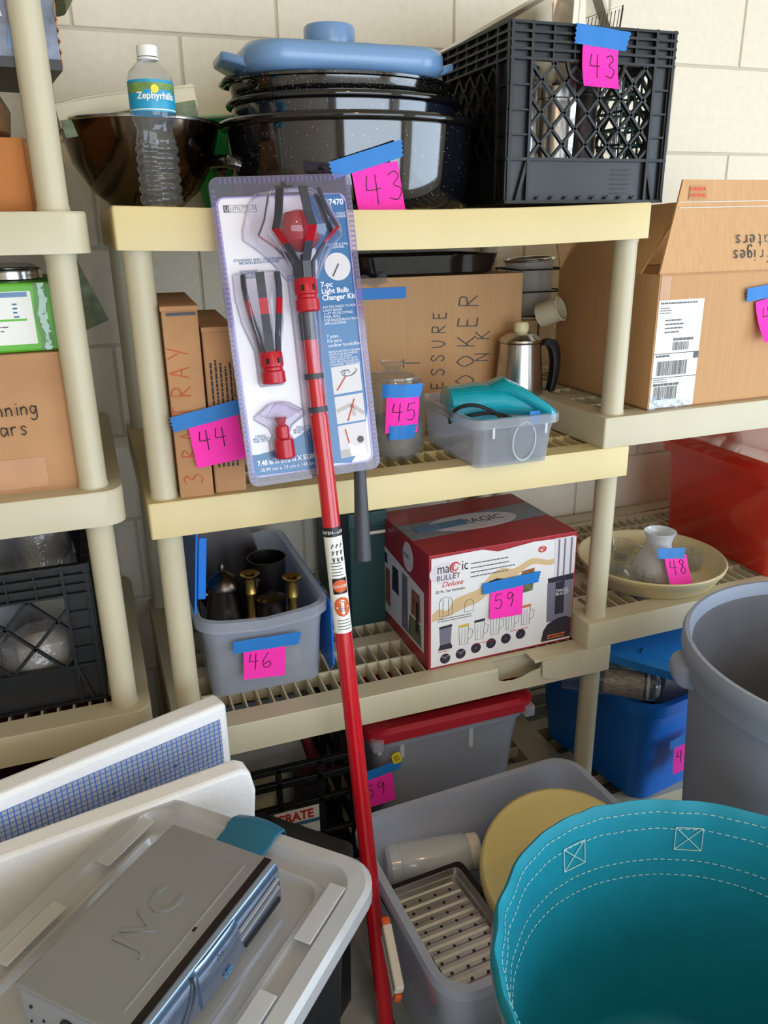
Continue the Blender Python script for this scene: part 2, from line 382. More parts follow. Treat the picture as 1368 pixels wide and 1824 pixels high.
lp = bpy.data.objects.new('ceiling_lamp', None); COL.objects.link(lp); lp.location = (.25, -1.9, 2.5); lp['label'] = 'bare warm bulb in a white ceiling socket behind the viewer'; lp['category'] = 'lamp'
MB().lathe([(.001,0),(.05,0),(.05,-.012),(.025,-.03),(.022,-.06),(.001,-.06)], 32).build('socket', 'white_plastic', lp, smooth=True)
P('bulb_glow', (255, 200, 130), .3); MT['bulb_glow'].node_tree.nodes['Principled BSDF'].inputs['Emission Color'].default_value = (1, .62, .28, 1); MT['bulb_glow'].node_tree.nodes['Principled BSDF'].inputs['Emission Strength'].default_value = 60
MB().lathe([(.012,-.06),(.016,-.075),(.030,-.105),(.030,-.125),(.018,-.145),(.001,-.15)], 32).build('bulb', 'bulb_glow', lp, smooth=True)
ld_ = bpy.data.lights.new('bulb_light', 'POINT'); ld_.energy = 9; ld_.color = (1, .66, .36); ld_.shadow_soft_size = .035
lo_ = bpy.data.objects.new('bulb_light', ld_); COL.objects.link(lo_); lo_.parent = lp; lo_.location = (0, 0, -.2)

# ------------------------------------------------------------------ plastic shelving
def make_shelf(unit, x0, ztop, w, d, h, mat, rc=.004, sag=0, hole=False, ribs=True):
    """one moulded shelf: hollow rim, cross bars, and the ribs that make its open deck; local origin at the unit's front-left corner"""
    bend = lambda x: -sag*math.sin(PI*min(max((x-x0)/w, 0), 1))
    cx, cy = x0+w/2, d/2
    A = rrect(w, d, rc, 5, 14, cx, cy); B = rrect(w-.09, d-.10, .002, 5, 14, cx, cy)
    mb = MB()
    rg = lambda pts, z: [(x, y, z+bend(x)) for x, y in pts]
    mb.loft([rg(A, ztop-h), rg(A, ztop-.003), rg([(cx+(x-cx)*.997, cy+(y-cy)*.995) for x, y in A], ztop), rg(B, ztop), rg(B, ztop-h), rg(A, ztop-h)], False, False)
    for y0, y1, hh in ((.119, .123, .03), (.190, .232, .04), (.287, .291, .03), (.345, .387, .04), (.442, .446, .03), (.497, .52, .04)):
        n = 12
        for i in range(n):
            a = x0+.045+(w-.09)*i/n; b = x0+.045+(w-.09)*(i+1)/n
            mb.add([(a,y0,ztop-hh+bend(a)),(b,y0,ztop-hh+bend(b)),(b,y1,ztop-hh+bend(b)),(a,y1,ztop-hh+bend(a)),(a,y0,ztop+bend(a)-.0005),(b,y0,ztop+bend(b)-.0005),(b,y1,ztop+bend(b)-.0005),(a,y1,ztop+bend(a)-.0005)],
                   [(3,2,1,0),(4,5,6,7),(0,1,5,4),(2,3,7,6)])
    sh = mb.build('shelf', mat, unit, smooth=.5)
    if hole:
        c = MB().prism([(x, -.02, z) for x, z in hole], (0, .06, 0))
        co = c.build('cutter', mat, unit); bm = sh.modifiers.new('b', 'BOOLEAN'); bm.object = co; bm.operation = 'DIFFERENCE'; bm.solver = 'EXACT'
        c2 = MB().box(.57, .0035, ztop-h-.01, .83, .0468, ztop-.0045).build('cutter', mat, unit); b2 = sh.modifiers.new('b2', 'BOOLEAN'); b2.object = c2; b2.operation = 'DIFFERENCE'; b2.solver = 'EXACT'
        bpy.context.view_layer.update(); dg = bpy.context.evaluated_depsgraph_get(); me = bpy.data.meshes.new_from_object(sh.evaluated_get(dg))
        sh.modifiers.clear(); sh.data = me; bpy.data.objects.remove(co); bpy.data.objects.remove(c2)
    if ribs:
        key = ('rib', mat)
        n = int((w-.09)/.026)
        src = None
        for i in range(n):
            x = x0+.045+.026*(i+.6)
            if src is None: src = MB().box(-.0016, .049, -.03, .0016, d-.049, -.001).build('rib', mat, sh, loc=(x, 0, ztop+bend(x)))
            else: inst(src, 'rib', sh, (x, 0, ztop+bend(x)))
    return sh
def post(unit, x, y, z0, z1, mat, r=.0215):
    mb = MB().lathe([(r*1.06, 0), (r*1.06, .004), (r, .009), (r, z1-z0-.009), (r*1.06, z1-z0-.004), (r*1.06, z1-z0)], 24, (x, y, z0), cap0=True, cap1=True)
    return mb.build('post', mat, unit, smooth=True)
D = .60
mid = thing('shelving_unit', 'four tier plastic shelving unit in the middle, its upper shelves yellowed cream', 'shelving unit')
Z1, Z2, Z3, Z4 = 1.40, .955, .515, .07
make_shelf(mid, 0, Z1, .914, D, .060, 'cream', sag=.009)
make_shelf(mid, 0, Z2, .914, D, .060, 'cream')
hole = [(.643,.520),(.640,.506),(.6435,.500),(.642,.492),(.647,.485),(.660,.4805),(.668,.4815),(.676,.4795),(.700,.483),(.722,.491),(.742,.4955),(.7435,.503),(.742,.511),(.728,.509),(.724,.520)]
make_shelf(mid, 0, Z3, .914, D, .060, 'beige', hole=hole)
make_shelf(mid, 0, Z4, .914, D, .060, 'beige', ribs=False)
# torn front lip beside the hole in the third shelf
MB().grid(lambda u, v: (.742+u*.10, -.0012-.006*(1-u)**3*(1-.3*v), .4565+v*.0575+(.022*(1-u)**2.5*(1-v)**3)), 12, 8, (0, .0012, 0)).build('torn_lip', 'beige', mid, smooth=True)
for z0, z1, mm in ((Z2, Z1-.06, 'beige'), (Z3, Z2-.06, 'beige'), (Z4, Z3-.06, 'beige')):
    post(mid, .030, .035, z0, z1, mm); post(mid, .030, D-.035, z0, z1, mm); post(mid, .884, D-.035, z0, z1, mm)
post(mid, .8925, .038, Z2+.06, Z1-.06, 'beige'); post(mid, .8925, .038, Z3+.06, Z2-.06, 'beige'); post(mid, .8925, .038, Z4, Z3-.06, 'beige')
lft = thing('shelving_unit', 'plastic shelving unit cut off by the photo\'s edge beside the cardboard jar box', 'shelving unit', (0, 0, 0))
ZL = (1.393, .985, .586, .186)
for z in ZL: make_shelf(lft, -.95, z, .916, D, .056, 'beige', rc=.032, ribs=z > .5)
for i, (z0, z1) in enumerate(((1.393, 1.78), (.985, 1.337), (.586, .929), (.186, .53), (0, .13))):
    for y in (.04, D-.04):
        post(lft, -.0765, y, z0, z1, 'beige'); post(lft, -.905, y, z0, z1, 'beige')
make_shelf(lft, -.95, 1.836, .916, D, .056, 'beige', rc=.032, ribs=False)
rgt = thing('shelving_unit', 'grey beige plastic shelving unit holding the red tote, lapped onto its neighbour', 'shelving unit', (.852, 0, 0), math.radians(1.2))
make_shelf(rgt, 0, Z2+.06, .914, D-.02, .0595, 'beige')
make_shelf(rgt, 0, Z3+.06, .914, D-.02, .0595, 'beige')
make_shelf(rgt, .07, .06, .844, D-.02, .0595, 'beige', ribs=False)
for z0, z1 in ((Z3+.06, Z2), (.06, Z3)):
    for y in (.035, D-.055): post(rgt, .88, y, z0, z1, 'beige')
post(rgt, .09, D-.055, .06, Z3, 'beige'); post(rgt, .09, D-.055, Z3+.06, Z2, 'beige')

# ------------------------------------------------------------------ light bulb changer kit leaning on the shelves
vv = Vector((-.0332, .1697, .9849)); uu = Vector((.99945, .00563, .0327)); nn = uu.cross(vv)
M4 = Matrix.Identity(4)
for i in range(3): M4[i][0] = uu[i]; M4[i][1] = vv[i]; M4[i][2] = nn[i]
M4.translation = (.287, -.285, .004)
kit = thing('bulb_changer_kit', 'blister packed light bulb changer kit on a long red pole leaning against the shelves', 'tool kit', mat4=M4)
FL = (0, 0, 0)
cz = -.020
card = MB().prism([(x, y, cz) for x, y in rrect(.196, .408, .012, 5, 1, 0, 1.229)], (0, 0, .0012)).build('card', 'card_white', kit)
# blue print on the card: slanted column down one side and a swoosh along the foot
bl = cat_rom([(.040,1.432),(.041,1.38),(.042,1.33),(.034,1.295),(.024,1.262),(.022,1.2),(.022,1.1),(.026,1.03)], 5)
blue_poly = [(p[0], p[1]) for p in bl]
sw = [(.060,1.027),(.075,1.045),(.088,1.075),(.0965,1.11)]
pr = MB().prism([(x, y, cz+.0012) for x, y in blue_poly+sw+[(.0965, 1.42), (.088, 1.432)]], (0, 0, .0003))
pr.build('blue_print', 'card_blue', card)
sw2 = [(-.0965,1.028),(.026,1.026),(.026,1.10),(.0,1.09),(-.03,1.075),(-.06,1.064),(-.085,1.060),(-.0965,1.0605)]
MB().prism([(x, y, cz+.0012) for x, y in sw2], (0, 0, .0003)).build('blue_print', 'card_blue', card)
zt = cz+.0018
MB().prism([(-.088,1.412,zt-.0004),(-.040,1.411,zt-.0004),(-.040,1.421,zt-.0004),(-.088,1.422,zt-.0004)], (0, 0, .0002)).build('logo_frame', 'grey_ink', card)
MB().prism([(-.0795,1.4126,zt-.0002),(-.0407,1.4116,zt-.0002),(-.0407,1.4202,zt-.0002),(-.0795,1.4212,zt-.0002)], (0, 0, .0002)).build('logo_panel', 'card_white', card)
text(card, 'U', .009, (-.0868, 1.4135, zt+.0001), 'card_white', FL)
text(card, 'UTILITECH', .0078, (-.0785, 1.414, zt+.0001), 'grey_ink', FL)
text(card, '0387470', .0115, (.053, 1.4165, zt), 'card_white', FL, bold=.0003)
text(card, 'FLOOD LIGHT\nBULB CHANGER', .0052, (.095, 1.402, zt), 'card_white', FL, 'RIGHT', space=.8)
text(card, 'STANDARD AND CANDELABRA\nBROKEN BULB CHANGER', .0052, (-.046, 1.343, zt), 'blue_ink', FL, 'CENTER', space=.8)
text(card, 'STANDARD\nLIGHT BULB\nCHANGER', .0052, (-.063, 1.327, zt), 'blue_ink', FL, 'CENTER', space=.8)
text(card, 'DUSTER & FAN\nCLEANER', .0052, (.076, 1.358, zt), 'card_white', FL, 'CENTER', space=.8)
text(card, '7-pc\nLight Bulb\nChanger Kit', .0108, (.043, 1.2985, zt), 'card_white', FL, space=.9, bold=.00025)
text(card, 'ACCESS HARD-TO-REACH\nLIGHT BULBS\n11-FT TELESCOPING\nSTEEL POLE\nFOR INDOOR/OUTDOOR\nAPPLICATIONS', .0052, (.042, 1.267, zt), 'card_white', FL, space=.95)
text(card, '7 pzas.\nKit para\ncambiar bombillas', .0072, (.043, 1.2225, zt), 'card_white', FL, space=.95)
text(card, 'BRINDA ACCESO A BOMBILLAS\nDIFICILES DE ALCANZAR\nVARILLA DE ACERO\nTELESCOPICA DE 3,35 M\nPARA APLICACIONES EN\nINTERIORES / EXTERIORES', .0042, (.043, 1.2, zt), 'card_white', FL, space=.95)
text(card, 'STRING\nINCLUDED\nFOR CFL\'S', .0048, (-.079, 1.086, zt), 'blue_ink', FL, 'CENTER', space=.8)
text(card, 'TRACK AND\nRECESSED LIGHT\nBULB CHANGER', .0048, (-.009, 1.092, zt), 'blue_ink', FL, 'CENTER', space=.8)
text(card, '7.48 in X 5.12 in X 57.09 in', .0105, (-.089, 1.043, zt), 'card_white', FL, bold=.0003, sx=.86)
text(card, '18.99 cm x 13 cm x 145 cm', .0078, (-.087, 1.033, zt), 'card_white', FL)
MB().lathe([(.0005, 0), (.0205, 0), (.0205, .0003), (.0005, .0003)], 32, (.073, 1.327, zt-.0002)).build('round_picture', 'photo_grey', card)
MB().tube([(.064, 1.313, zt+.0004), (.075, 1.331, zt+.0004)], .0012, 6).build('picture_pole', 'grey_ink', card)
for py, hh, kind in ((1.136, .042, 0), (1.090, .042, 1), (1.036, .051, 2)):
    MB().prism([(.044,py,zt-.0003),(.091,py+.002,zt-.0003),(.091,py+hh+.002,zt-.0003),(.044,py+hh,zt-.0003)], (0, 0, .0003)).build('picture_panel', 'photo_grey', card)
    if kind == 0:
        MB().tube([(.05,py+.006,zt+.0004),(.066,py+.026,zt+.0004)], .0011, 6).build('picture_pole', 'orange_ink', card)
        mb = MB()
        for k in range(5): mb.tube([(.066+.008*math.cos(k*1.1+a*.7)+.003*k, py+.031+.005*math.sin(k*1.3+a*.7), zt+.0003) for a in range(5)], .0005, 5)
        mb.build('picture_fan', 'grey_ink', card)
    elif kind == 1:
        for a, b in (((.046,py+.02),(.07,py+.028)), ((.07,py+.028),(.09,py+.012)), ((.07,py+.028),(.074,py+.01))): MB().bar((*a, zt+.0002), (*b, zt+.0002), .006, .0003, (0,0,1)).build('fan_blade', 'photo_wall', card)
        MB().tube([(.062,py+.003,zt+.0006),(.076,py+.036,zt+.0006)], .0010, 6).build('picture_pole', 'orange_ink', card)
    else:
        MB().prism([(.045,py+.001,zt),(.06,py+.001,zt),(.06,py+.014,zt),(.045,py+.012,zt)], (0,0,.0002)).build('picture_wall', 'photo_wall', card)
        MB().prism([(.062,py+.001,zt),(.088,py+.003,zt),(.084,py+.018,zt),(.07,py+.016,zt),(.060,py+.024,zt),(.058,py+.02,zt)], (0,0,.0003)).build('printed_shirt', 'white_paper', card)
        MB().lathe([(.0003,0),(.0055,0),(.0055,.0004),(.0003,.0004)], 16, (.079, py+.026, zt)).build('printed_hair', 'hair_print', card)
        MB().tube([(.056,py+.045,zt+.0005),(.060,py+.022,zt+.0005)], .0009, 6).build('picture_pole', 'orange_ink', card)
# clear shell: edge flange with teeth, flat sheet and formed bubbles
o1 = rrect(.212, .448, .014, 5, 1, .001, 1.236); i1 = rrect(.190, .404, .010, 5, 1, 0, 1.229)
fl = MB(); fl.loft([[(x,y,cz-.001) for x,y in o1], [(x,y,cz+.0035) for x,y in o1], [(x,y,cz+.0035) for x,y in i1], [(x,y,cz-.001) for x,y in i1]], False, False)
flo = fl.build('shell_flange', 'blister_edge', kit)
tooth = None
for k in range(2*60):
    s_ = -1 if k % 2 else 1; y = 1.022+.0071*(k//2)
    if tooth is None: tooth = MB().box(-.0035, -.0016, 0, .0035, .0016, .0012).build('tooth', 'blister_edge', flo, loc=(.1015*s_+.001, y, cz+.0035))
    else: inst(tooth, 'tooth', flo, (.1015*s_+.001, y, cz+.0035))
for k in range(26): inst(tooth, 'tooth', flo, (-.088+.0071*k, 1.454, cz+.0035), (0, 0, PI/2))
MB().prism([(x+.004, y+1.443, cz+.0036) for x, y in [(-.013,-.003),(.013,-.003),(.013,.003),(.004,.003),(.003,.009),(-.003,.009),(-.004,.003),(-.013,.003)]], (0, 0, .0006)).build('hang_slot', 'slot_black', kit)
def bubble(prof, cx, zdepth, name='bubble'):
    """half-round clear bubble: prof = list of (y, halfwidth, depth, x shift)"""
    rings = []
    for y, w, dp, sx in prof:
        rings.append([(cx+sx+w*math.cos(PI*i/14), y, cz+.0015+dp*math.sin(PI*i/14)) for i in range(15)])
    bo = MB().loft(rings, False, False, closed=False).build(name, 'blister', kit, smooth=True, fix=False)
    ol = [(cx+sx-w, y, cz+.0035) for y, w, dp, sx in prof]+[(cx+sx+w, y, cz+.0035) for y, w, dp, sx in reversed(prof)]
    MB().tube(ol, .0013, 6, closed=True).build('bubble_edge', 'blister_bend', bo, smooth=True)
    for q in (4, 10): MB().tube([r[q] for r in rings], .0007, 5).build('bubble_ridge', 'blister_bend', bo, smooth=True)
    return bo
bubble([(1.437,.03,.004,0),(1.434,.047,.045,0),(1.42,.060,.06,0),(1.385,.074,.07,.002),(1.372,.075,.07,.002),(1.355,.055,.06,.004),(1.335,.038,.045,.006),(1.312,.024,.035,.008)], .007, .06)
bubble([(1.327,.03,.003,0),(1.324,.034,.035,0),(1.29,.035,.04,0),(1.255,.031,.038,.001),(1.215,.020,.03,.003),(1.205,.0195,.03,.003),(1.165,.0195,.03,.003),(1.161,.017,.003,.003)], -.054, .05)
bubble([(1.135,.006,.003,0),(1.133,.016,.02,0),(1.117,.040,.03,0),(1.113,.040,.03,0),(1.098,.018,.024,-.002),(1.086,.013,.022,-.003),(1.078,.019,.024,-.003),(1.052,.0195,.024,-.003),(1.047,.017,.003,-.003)], -.045, .05)
bubble([(1.318,.022,.035,0),(1.25,.0215,.033,0),(1.18,.020,.031,-.002),(1.07,.0195,.03,-.004),(1.02,.019,.03,-.005)], .0145, .03)
# pole
def px_(y): return .011*y if y < 1 else .011
mb = MB().cyl((px_(0), .0, 0), (px_(0), .02, 0), .0165, .0165)
mb.build('pole_foot', 'black_plastic', kit, smooth=True)
pole = MB().tube([(px_(y), y, 0) for y in (.015, .2, .5, .8, 1.0, 1.11)], .0142, 24).build('pole', 'red_paint', kit, smooth=True)
MB().tube([(px_(y), y, 0) for y in (1.11, 1.165)], .0128, 24).build('pole', 'red_paint', kit, smooth=True)
MB().tube([(px_(y), y, 0) for y in (1.165, 1.222)], .0122, 24).build('pole', 'red_paint', kit, smooth=True)
MB().tube([(px_(y), y, 0) for y in (1.222, 1.262)], .0126, 24).build('pole_grip', 'charcoal', kit, smooth=True)
for y in (1.118, 1.168): MB().cyl((px_(y), y-.004, 0), (px_(y), y+.004, 0), .0150).build('lock_band', 'charcoal', kit, smooth=True)
# warning sticker wrapped on the pole
def wrapstrip(y0, y1, mat, name, a0=-PI*.92, a1=PI*.92, R=.01445, par=pole):
    mb = MB(); n = 24
    mb.add([(px_(y)+R*math.sin(a0+(a1-a0)*i/n), y, R*math.cos(a0+(a1-a0)*i/n)) for y in (y0, y1) for i in range(n+1)], [(i, i+1, n+2+i, n+1+i) for i in range(n)])
    return mb.build(name, mat, par, smooth=True)
def wtext(s, size, y, mat, a=0, bold=0, R=.0147, par=None, align='CENTER', space=.9, flip=False):
    o = text(par or pole, s, size, (0, 0, 0), mat, (0, 0, 0), align, space=space, bold=bold)
    for v in o.data.vertices:
        t = v.co.x/R+a; v.co = (px_(y)+(R+v.co.z)*math.sin(t), y+v.co.y, (R+v.co.z)*math.cos(t))
    return o
wrapstrip(.762, .920, 'white_paper', 'sticker'); wrapstrip(.920, .935, 'slot_black', 'sticker')
wtext('TIGHTEN---LOOSEN', .0072, .9245, 'white_paper', 0, R=.0146)
for k in range(3):
    mb = MB()
    for j in range(3):
        cxx = (-.006+.007*j)/.0147
        pts = cat_rom([(cxx+.12*math.cos(q*1.3), .905-.011*k+.004*math.sin(q*2.1+k), 0) for q in range(5)], 4)
        mb.tube([(px_(p.y)+.0148*math.sin(p.x), p.y, .0148*math.cos(p.x)) for p in pts], .0005, 5)
    mb.build('printed_hand', 'ink', pole)
for y in (.877,.872,.867,.862,.857): wrapstrip(y, y+.0016, 'grey_ink', 'print_line', -.8, random.uniform(.3, .7), .0146)
wrapstrip(.827, .853, 'slot_black', 'sticker', -.9, .9, .0146)
def opatch(name, y, hw, hh, R, mat):
    rows = []
    for k in range(13):
        t = -1+2*k/12; w = hw*math.sqrt(max(1-t*t, .0004)); rows.append([(px_(y)+R*math.sin(w*(-1+2*i/12)), y+hh*t, R*math.cos(w*(-1+2*i/12))) for i in range(13)])
    return MB().loft(rows, False, False, closed=False).build(name, mat, pole, smooth=True)
opatch('danger_oval', .840, .85, .0105, .0149, 'orange_ink')
wtext('DANGER', .0058, .838, 'white_paper', 0, R=.0153)
opatch('warning_disc', .806, .95, .0165, .0149, 'orange_ink')
mb = MB(); R_ = .0156
w_ = lambda x, y: (px_(.806)+R_*math.sin(x/R_), .806+y, R_*math.cos(x/R_))
mb.add([w_(-.011,0), w_(0,-.014), w_(.011,0), w_(0,0)], [(0,1,3),(3,1,2)]); mb.add([w_(-.0025,.001), w_(.0025,.001), w_(.0025,.008), w_(-.0025,.008)], [(0,1,2,3)]); mb.add([w_(-.006,.008), w_(.006,.008), w_(0,.013)], [(0,1,2)])
mb.build('warning_arrow', 'white_paper', pole)
for y, a in ((.8025,.45),(.799,.3)): wrapstrip(y, y+.0014, 'grey_ink', 'print_line', -a, a, .0154)
for y in (.783,.778,.773,.768): wrapstrip(y, y+.0014, 'grey_ink', 'print_line', -.8, .8, .0146)
# heads held in the bubbles
def head(name, cx, y0, ht, arms, spread, body, zc, arm_w=.0125, label=None):
    mb = MB().lathe([(.015, 0), (.018, .002), (.018, .018), (.0155, .02), (.0155, .024), (.0175, .026), (.0175, .045), (.014, .05)], 24, cap0=True, cap1=True)
    c = mb.build(name, 'red_plastic', kit, smooth=True, loc=(cx, y0, zc), rot=(-PI/2, 0, 0), label=label)
    for a in (-.5, .5): MB().box(-.002, -.0195, .03, .002, -.017, .038).build('slot', 'slot_black', c, rot=(0, 0, a))
    for k in range(arms):
        t = 2*PI*k/arms+.3; dx, dy = math.cos(t), math.sin(t)
        prof = spread
        def seg(ps, nm, mat):
            m_ = MB(); tx, ty = -dy, dx
            rings = []
            for r, z in ps:
                w = arm_w/2; rings.append([(dx*r-tx*w, dy*r-ty*w, z), (dx*r+tx*w, dy*r+ty*w, z), (dx*(r+.0025)+tx*w, dy*(r+.0025)+ty*w, z+.001), (dx*(r+.0025)-tx*w, dy*(r+.0025)-ty*w, z+.001)])
            m_.loft(rings); return m_.build(nm, mat, c)
        seg(prof[:3], 'arm', 'charcoal'); seg(prof[2:4], 'arm_pad', 'red_plastic'); seg(prof[3:], 'arm_tip', 'charcoal')
    return c
c1 = head('flood_light_head', .012, 1.262, .17, 7, [(.012,.045),(.015,.07),(.036,.094),(.058,.112),(.047,.132),(.036,.168)], None, .010, label='red and charcoal basket head for flood light bulbs')
MB().lathe([(.001,.085),(.02,.09),(.028,.1),(.026,.125),(.02,.14),(.001,.145)], 20).build('suction_cup', 'red_plastic', c1, smooth=True)
c2 = head('bulb_head', -.0505, 1.163, .16, 6, [(.013,.045),(.015,.07),(.022,.1),(.026,.122),(.028,.14),(.027,.158)], None, -.002, label='slim basket head for standard bulbs')
c3 = MB().lathe([(.013,0),(.015,.002),(.015,.028),(.0105,.031),(.0105,.048),(.006,.052),(.010,.062)], 24, cap0=True).build('track_light_head', 'red_plastic', kit, smooth=True, loc=(-.048, 1.051, -.002), rot=(-PI/2, 0, 0))
MB().lathe([(.010,.058),(.030,.066),(.031,.070),(.012,.084),(.008,.085)], 28).build('suction_cup', 'blister', c3, smooth=True)
# dark tube hanging below the card
MB().tube([(.084,1.30,-.034),(.077,1.01,-.034),(.067,.875,-.034),(.066,.862,-.034)], [.0085,.010,.0135,.0135], 20).build('duster_handle', 'charcoal', kit, smooth=True)
# ------------------------------------------------------------------ helpers for the goods
def bin_mesh(w0, d0, w1, d1, h, r, t=.003, lip=.012, liph=.014, name='body', mat='frosted', parent=None, dip=0, smooth=.6):
    """open plastic bin: foot w0 x d0, mouth w1 x d1, rolled lip; dip lowers the middle of the two short rims"""
    def R(w, d, z, rr, dz=True):
        pts = rrect(w, d, rr, 5, 8)
        return [(x, y, z-(dip*max(0, 1-abs(x)/(w*.42))**.6*(abs(y) > d*.42) if dz else 0)) for x, y in pts]
    k = [R(w0, d0, 0, r*.8, False), R((w0*.35+w1*.65), (d0*.35+d1*.65), h*.65, r, False), R(w1, d1, h-liph, r), R(w1+2*lip, d1+2*lip, h-liph, r+lip), R(w1+2*lip, d1+2*lip, h, r+lip), R(w1-t, d1-t, h, r), R((w0*.35+w1*.65)-2*t, (d0*.35+d1*.65)-2*t, h*.65, r, False), R(w0-2*t, d0-2*t, t, r*.8, False)]
    return MB().loft(k, True, True).build(name, mat, parent, smooth=smooth)
def carton(parent, w, d, h, mat='card', name='body', wob=.003):
    mb = MB(); n = 6
    a = rrect(w, d, .003, 2, n)
    rg = lambda z, k: [(x*(1+k*math.cos(y*20)*0)+random.uniform(-wob, wob)*.3, y+random.uniform(-wob, wob)*.3, z) for x, y in a]
    return mb.loft([ringz(a, 0), rg(h*.33, 0), rg(h*.66, 0), ringz(a, h)]).build(name, mat, parent, smooth=.6)
def lines(parent, x, z, w, n, lead, hh, y, mat, name='print_lines', nrm=(0, -1, 0), ragged=.35, xd=(1, 0, 0), zd=(0, 0, 1)):
    """rows of print too small to read, as thin strips"""
    mb = MB(); xd = Vector(xd); zd = Vector(zd); o = Vector((0, y, 0)) if not isinstance(y, Vector) else y
    for i in range(n):
        ww = w*(1-random.random()*ragged); a = o+xd*x+zd*(z-i*lead)
        k = 0
        while k < ww:
            seg = min(random.uniform(.004, .011), ww-k)
            mb.bar(a+xd*k, a+xd*(k+seg), hh, .0003, nrm); k += seg+.0012
    return mb.build(name, mat, parent)
def note(num, label, loc, yaw=0, tilt=0, size=(.076, .076), tape=(0, .012, .10, .024, 0), pitch=0, curl=.004, nh=.034, npos=(-.03, -.05), npen=.0009, tape2=None, skew=0, bend=0, nmat='ink', shift=0):
    M = Matrix.Translation(loc) @ Matrix.Rotation(yaw, 4, 'Z') @ Matrix.Rotation(PI/2+pitch, 4, 'X') @ Matrix.Rotation(tilt, 4, 'Z')
    t = thing('sticky_note', label, 'note', mat4=M, group='numbered lot notes')
    w, h = size
    zf = lambda x, y: .0012+curl*max(0, -y/h)**2-bend*(x/(w/2))**2*w/2
    MB().grid(lambda u, v: ((u-.5)*w+shift, -v*h, zf((u-.5)*w, -v*h)), 10, 8, (0, 0, -.0003)).build('paper', 'pink', t, smooth=True)
    for tp in ([tape] if tape2 is None else [tape, tape2]):
        cx, cy, tw, th, tr = tp; c, s = math.cos(tr), math.sin(tr)
        def tf(u, v, cx=cx, cy=cy, tw=tw, th=th, c=c, s=s):
            edge = (.002 if int(v*8) % 2 else -.001)*(1 if u in (0, 1) else 0)
            x = (u-.5)*tw+edge+(.006*(v-.5) if u > .9 else 0); y = (v-.5)*th
            X = cx+x*c-y*s; Y = cy+x*s+y*c
            return (X, Y, zf(X, Y)+.0007+.0006*math.sin(u*14))
        MB().grid(tf, 20, 8, (0, 0, -.0003)).build('tape', 'tape_blue', t, smooth=True)
    x = npos[0]
    hw = write(t, num, (npos[0], npos[1], .0014), (1, 0, 0), (0, 1, 0), nh, nmat, npen, adv=.85)
    for v in hw.data.vertices: v.co.z += zf(v.co.x, v.co.y)-.0012
    return t

# ------------------------------------------------------------------ top shelf goods
b = thing('water_bottle', 'clear plastic water bottle with white cap and blue label on the top shelf', 'bottle', (.0775, .072, Z1))
prof = [(.012,.004),(.024,.0005),(.029,.003)]
for k in range(6):
    z = .008+.0135*k; prof += [(.0315, z), (.0318, z+.005), (.0285, z+.009), (.0302, z+.0125)]
prof += [(.029,.092),(.0262,.103),(.0285,.114),(.0315,.120),(.032,.124),(.032,.166),(.0318,.170),(.029,.18),(.022,.187),(.0155,.193),(.0125,.198),(.0125,.203)]
MB().lathe(prof, 40, cap0=True).build('bottle_body', 'clear_pet', b, smooth=1.2)
cap = MB().lathe([(.0145,0),(.0148,.002),(.0148,.013),(.0135,.0145),(.001,.0148)], 36, (0, 0, .199)).build('cap', 'white_plastic', b, smooth=True)
MB().lathe([(.0135,0),(.0152,.0005),(.0152,.003),(.0135,.0035)], 36, (0, 0, .1945)).build('neck_ring', 'white_plastic', b, smooth=True)
lb = MB().lathe([(.0322,.126),(.0324,.128),(.0324,.165),(.0322,.167)], 48).build('label', 'water_label', b, smooth=True)
MB().lathe([(.0326,.150),(.0326,.163)], 40, a0=-2.9, a1=-.3).build('label_landscape', 'label_green', lb, smooth=True)
MB().lathe([(.0327,.139),(.0327,.154)], 24, a0=-2.0, a1=-.6).build('label_panel', 'water_label', lb, smooth=True)
MB().lathe([(.0325,.128),(.0325,.1295)], 40, a0=-PI, a1=0).build('label_line', 'white_paper', lb, smooth=True)
text(lb, 'Zephyrhills', .0125, (0, 0, .142), 'white_paper', (0, 0, .12), 'CENTER', wrap=.0328, bold=.0003)
MB().lathe([(.0003,0),(.0055,0),(.0055,.0006),(.0003,.0006)], 20).build('label_sun', 'label_yellow', lb, loc=(.002, -.0331, .1545), rot=(PI/2, 0, 0))

bowl = thing('mixing_bowl', 'wide dark polished steel bowl behind the water bottle', 'bowl', (.077, .315, Z1))
MB().lathe([(.03,0),(.055,.001),(.09,.03),(.118,.075),(.134,.135),(.137,.137),(.135,.139),(.131,.136),(.114,.076),(.088,.033),(.055,.004),(.03,.003)], 64, cap0=True, cap1=True).build('bowl_wall', 'steel_dark', bowl, smooth=True)
MB().tube([(.136*math.cos(a), .136*math.sin(a), .137) for a in [2*PI*i/64 for i in range(64)]], .003, 8, closed=True).build('rolled_rim', 'steel', bowl, smooth=True)
ct = thing('flat_carton', 'pale flat carton lid lying tilted across the steel bowl', 'carton', (.052, .32, Z1+.1425), (math.radians(2), math.radians(-10), math.radians(4)))
MB().box(-.11, -.07, 0, .115, .10, .002).box(-.11, -.07, 0, -.108, .10, .034).box(.113, -.07, 0, .115, .10, .034).box(-.11, -.072, .012, .115, -.070, .036).box(-.11, .098, 0, .115, .10, .034).build('tray', 'cream_paper', ct)
MB().box(-.108, -.0735, -.014, .112, -.0722, .012).build('printed_edge', 'print_green', ct)
MB().grid(lambda u, v: (-.112+u*.23, -.073+.03*v-.004*math.sin(u*9), .036+.004*math.sin(u*4)+.003*v), 14, 3, (0, 0, -.0015)).build('torn_flap', 'cream_paper', ct, smooth=True)
gb = thing('plastic_bowl', 'green plastic bowl with pale rim between steel bowl and roaster', 'bowl', (.262, .515, Z1))
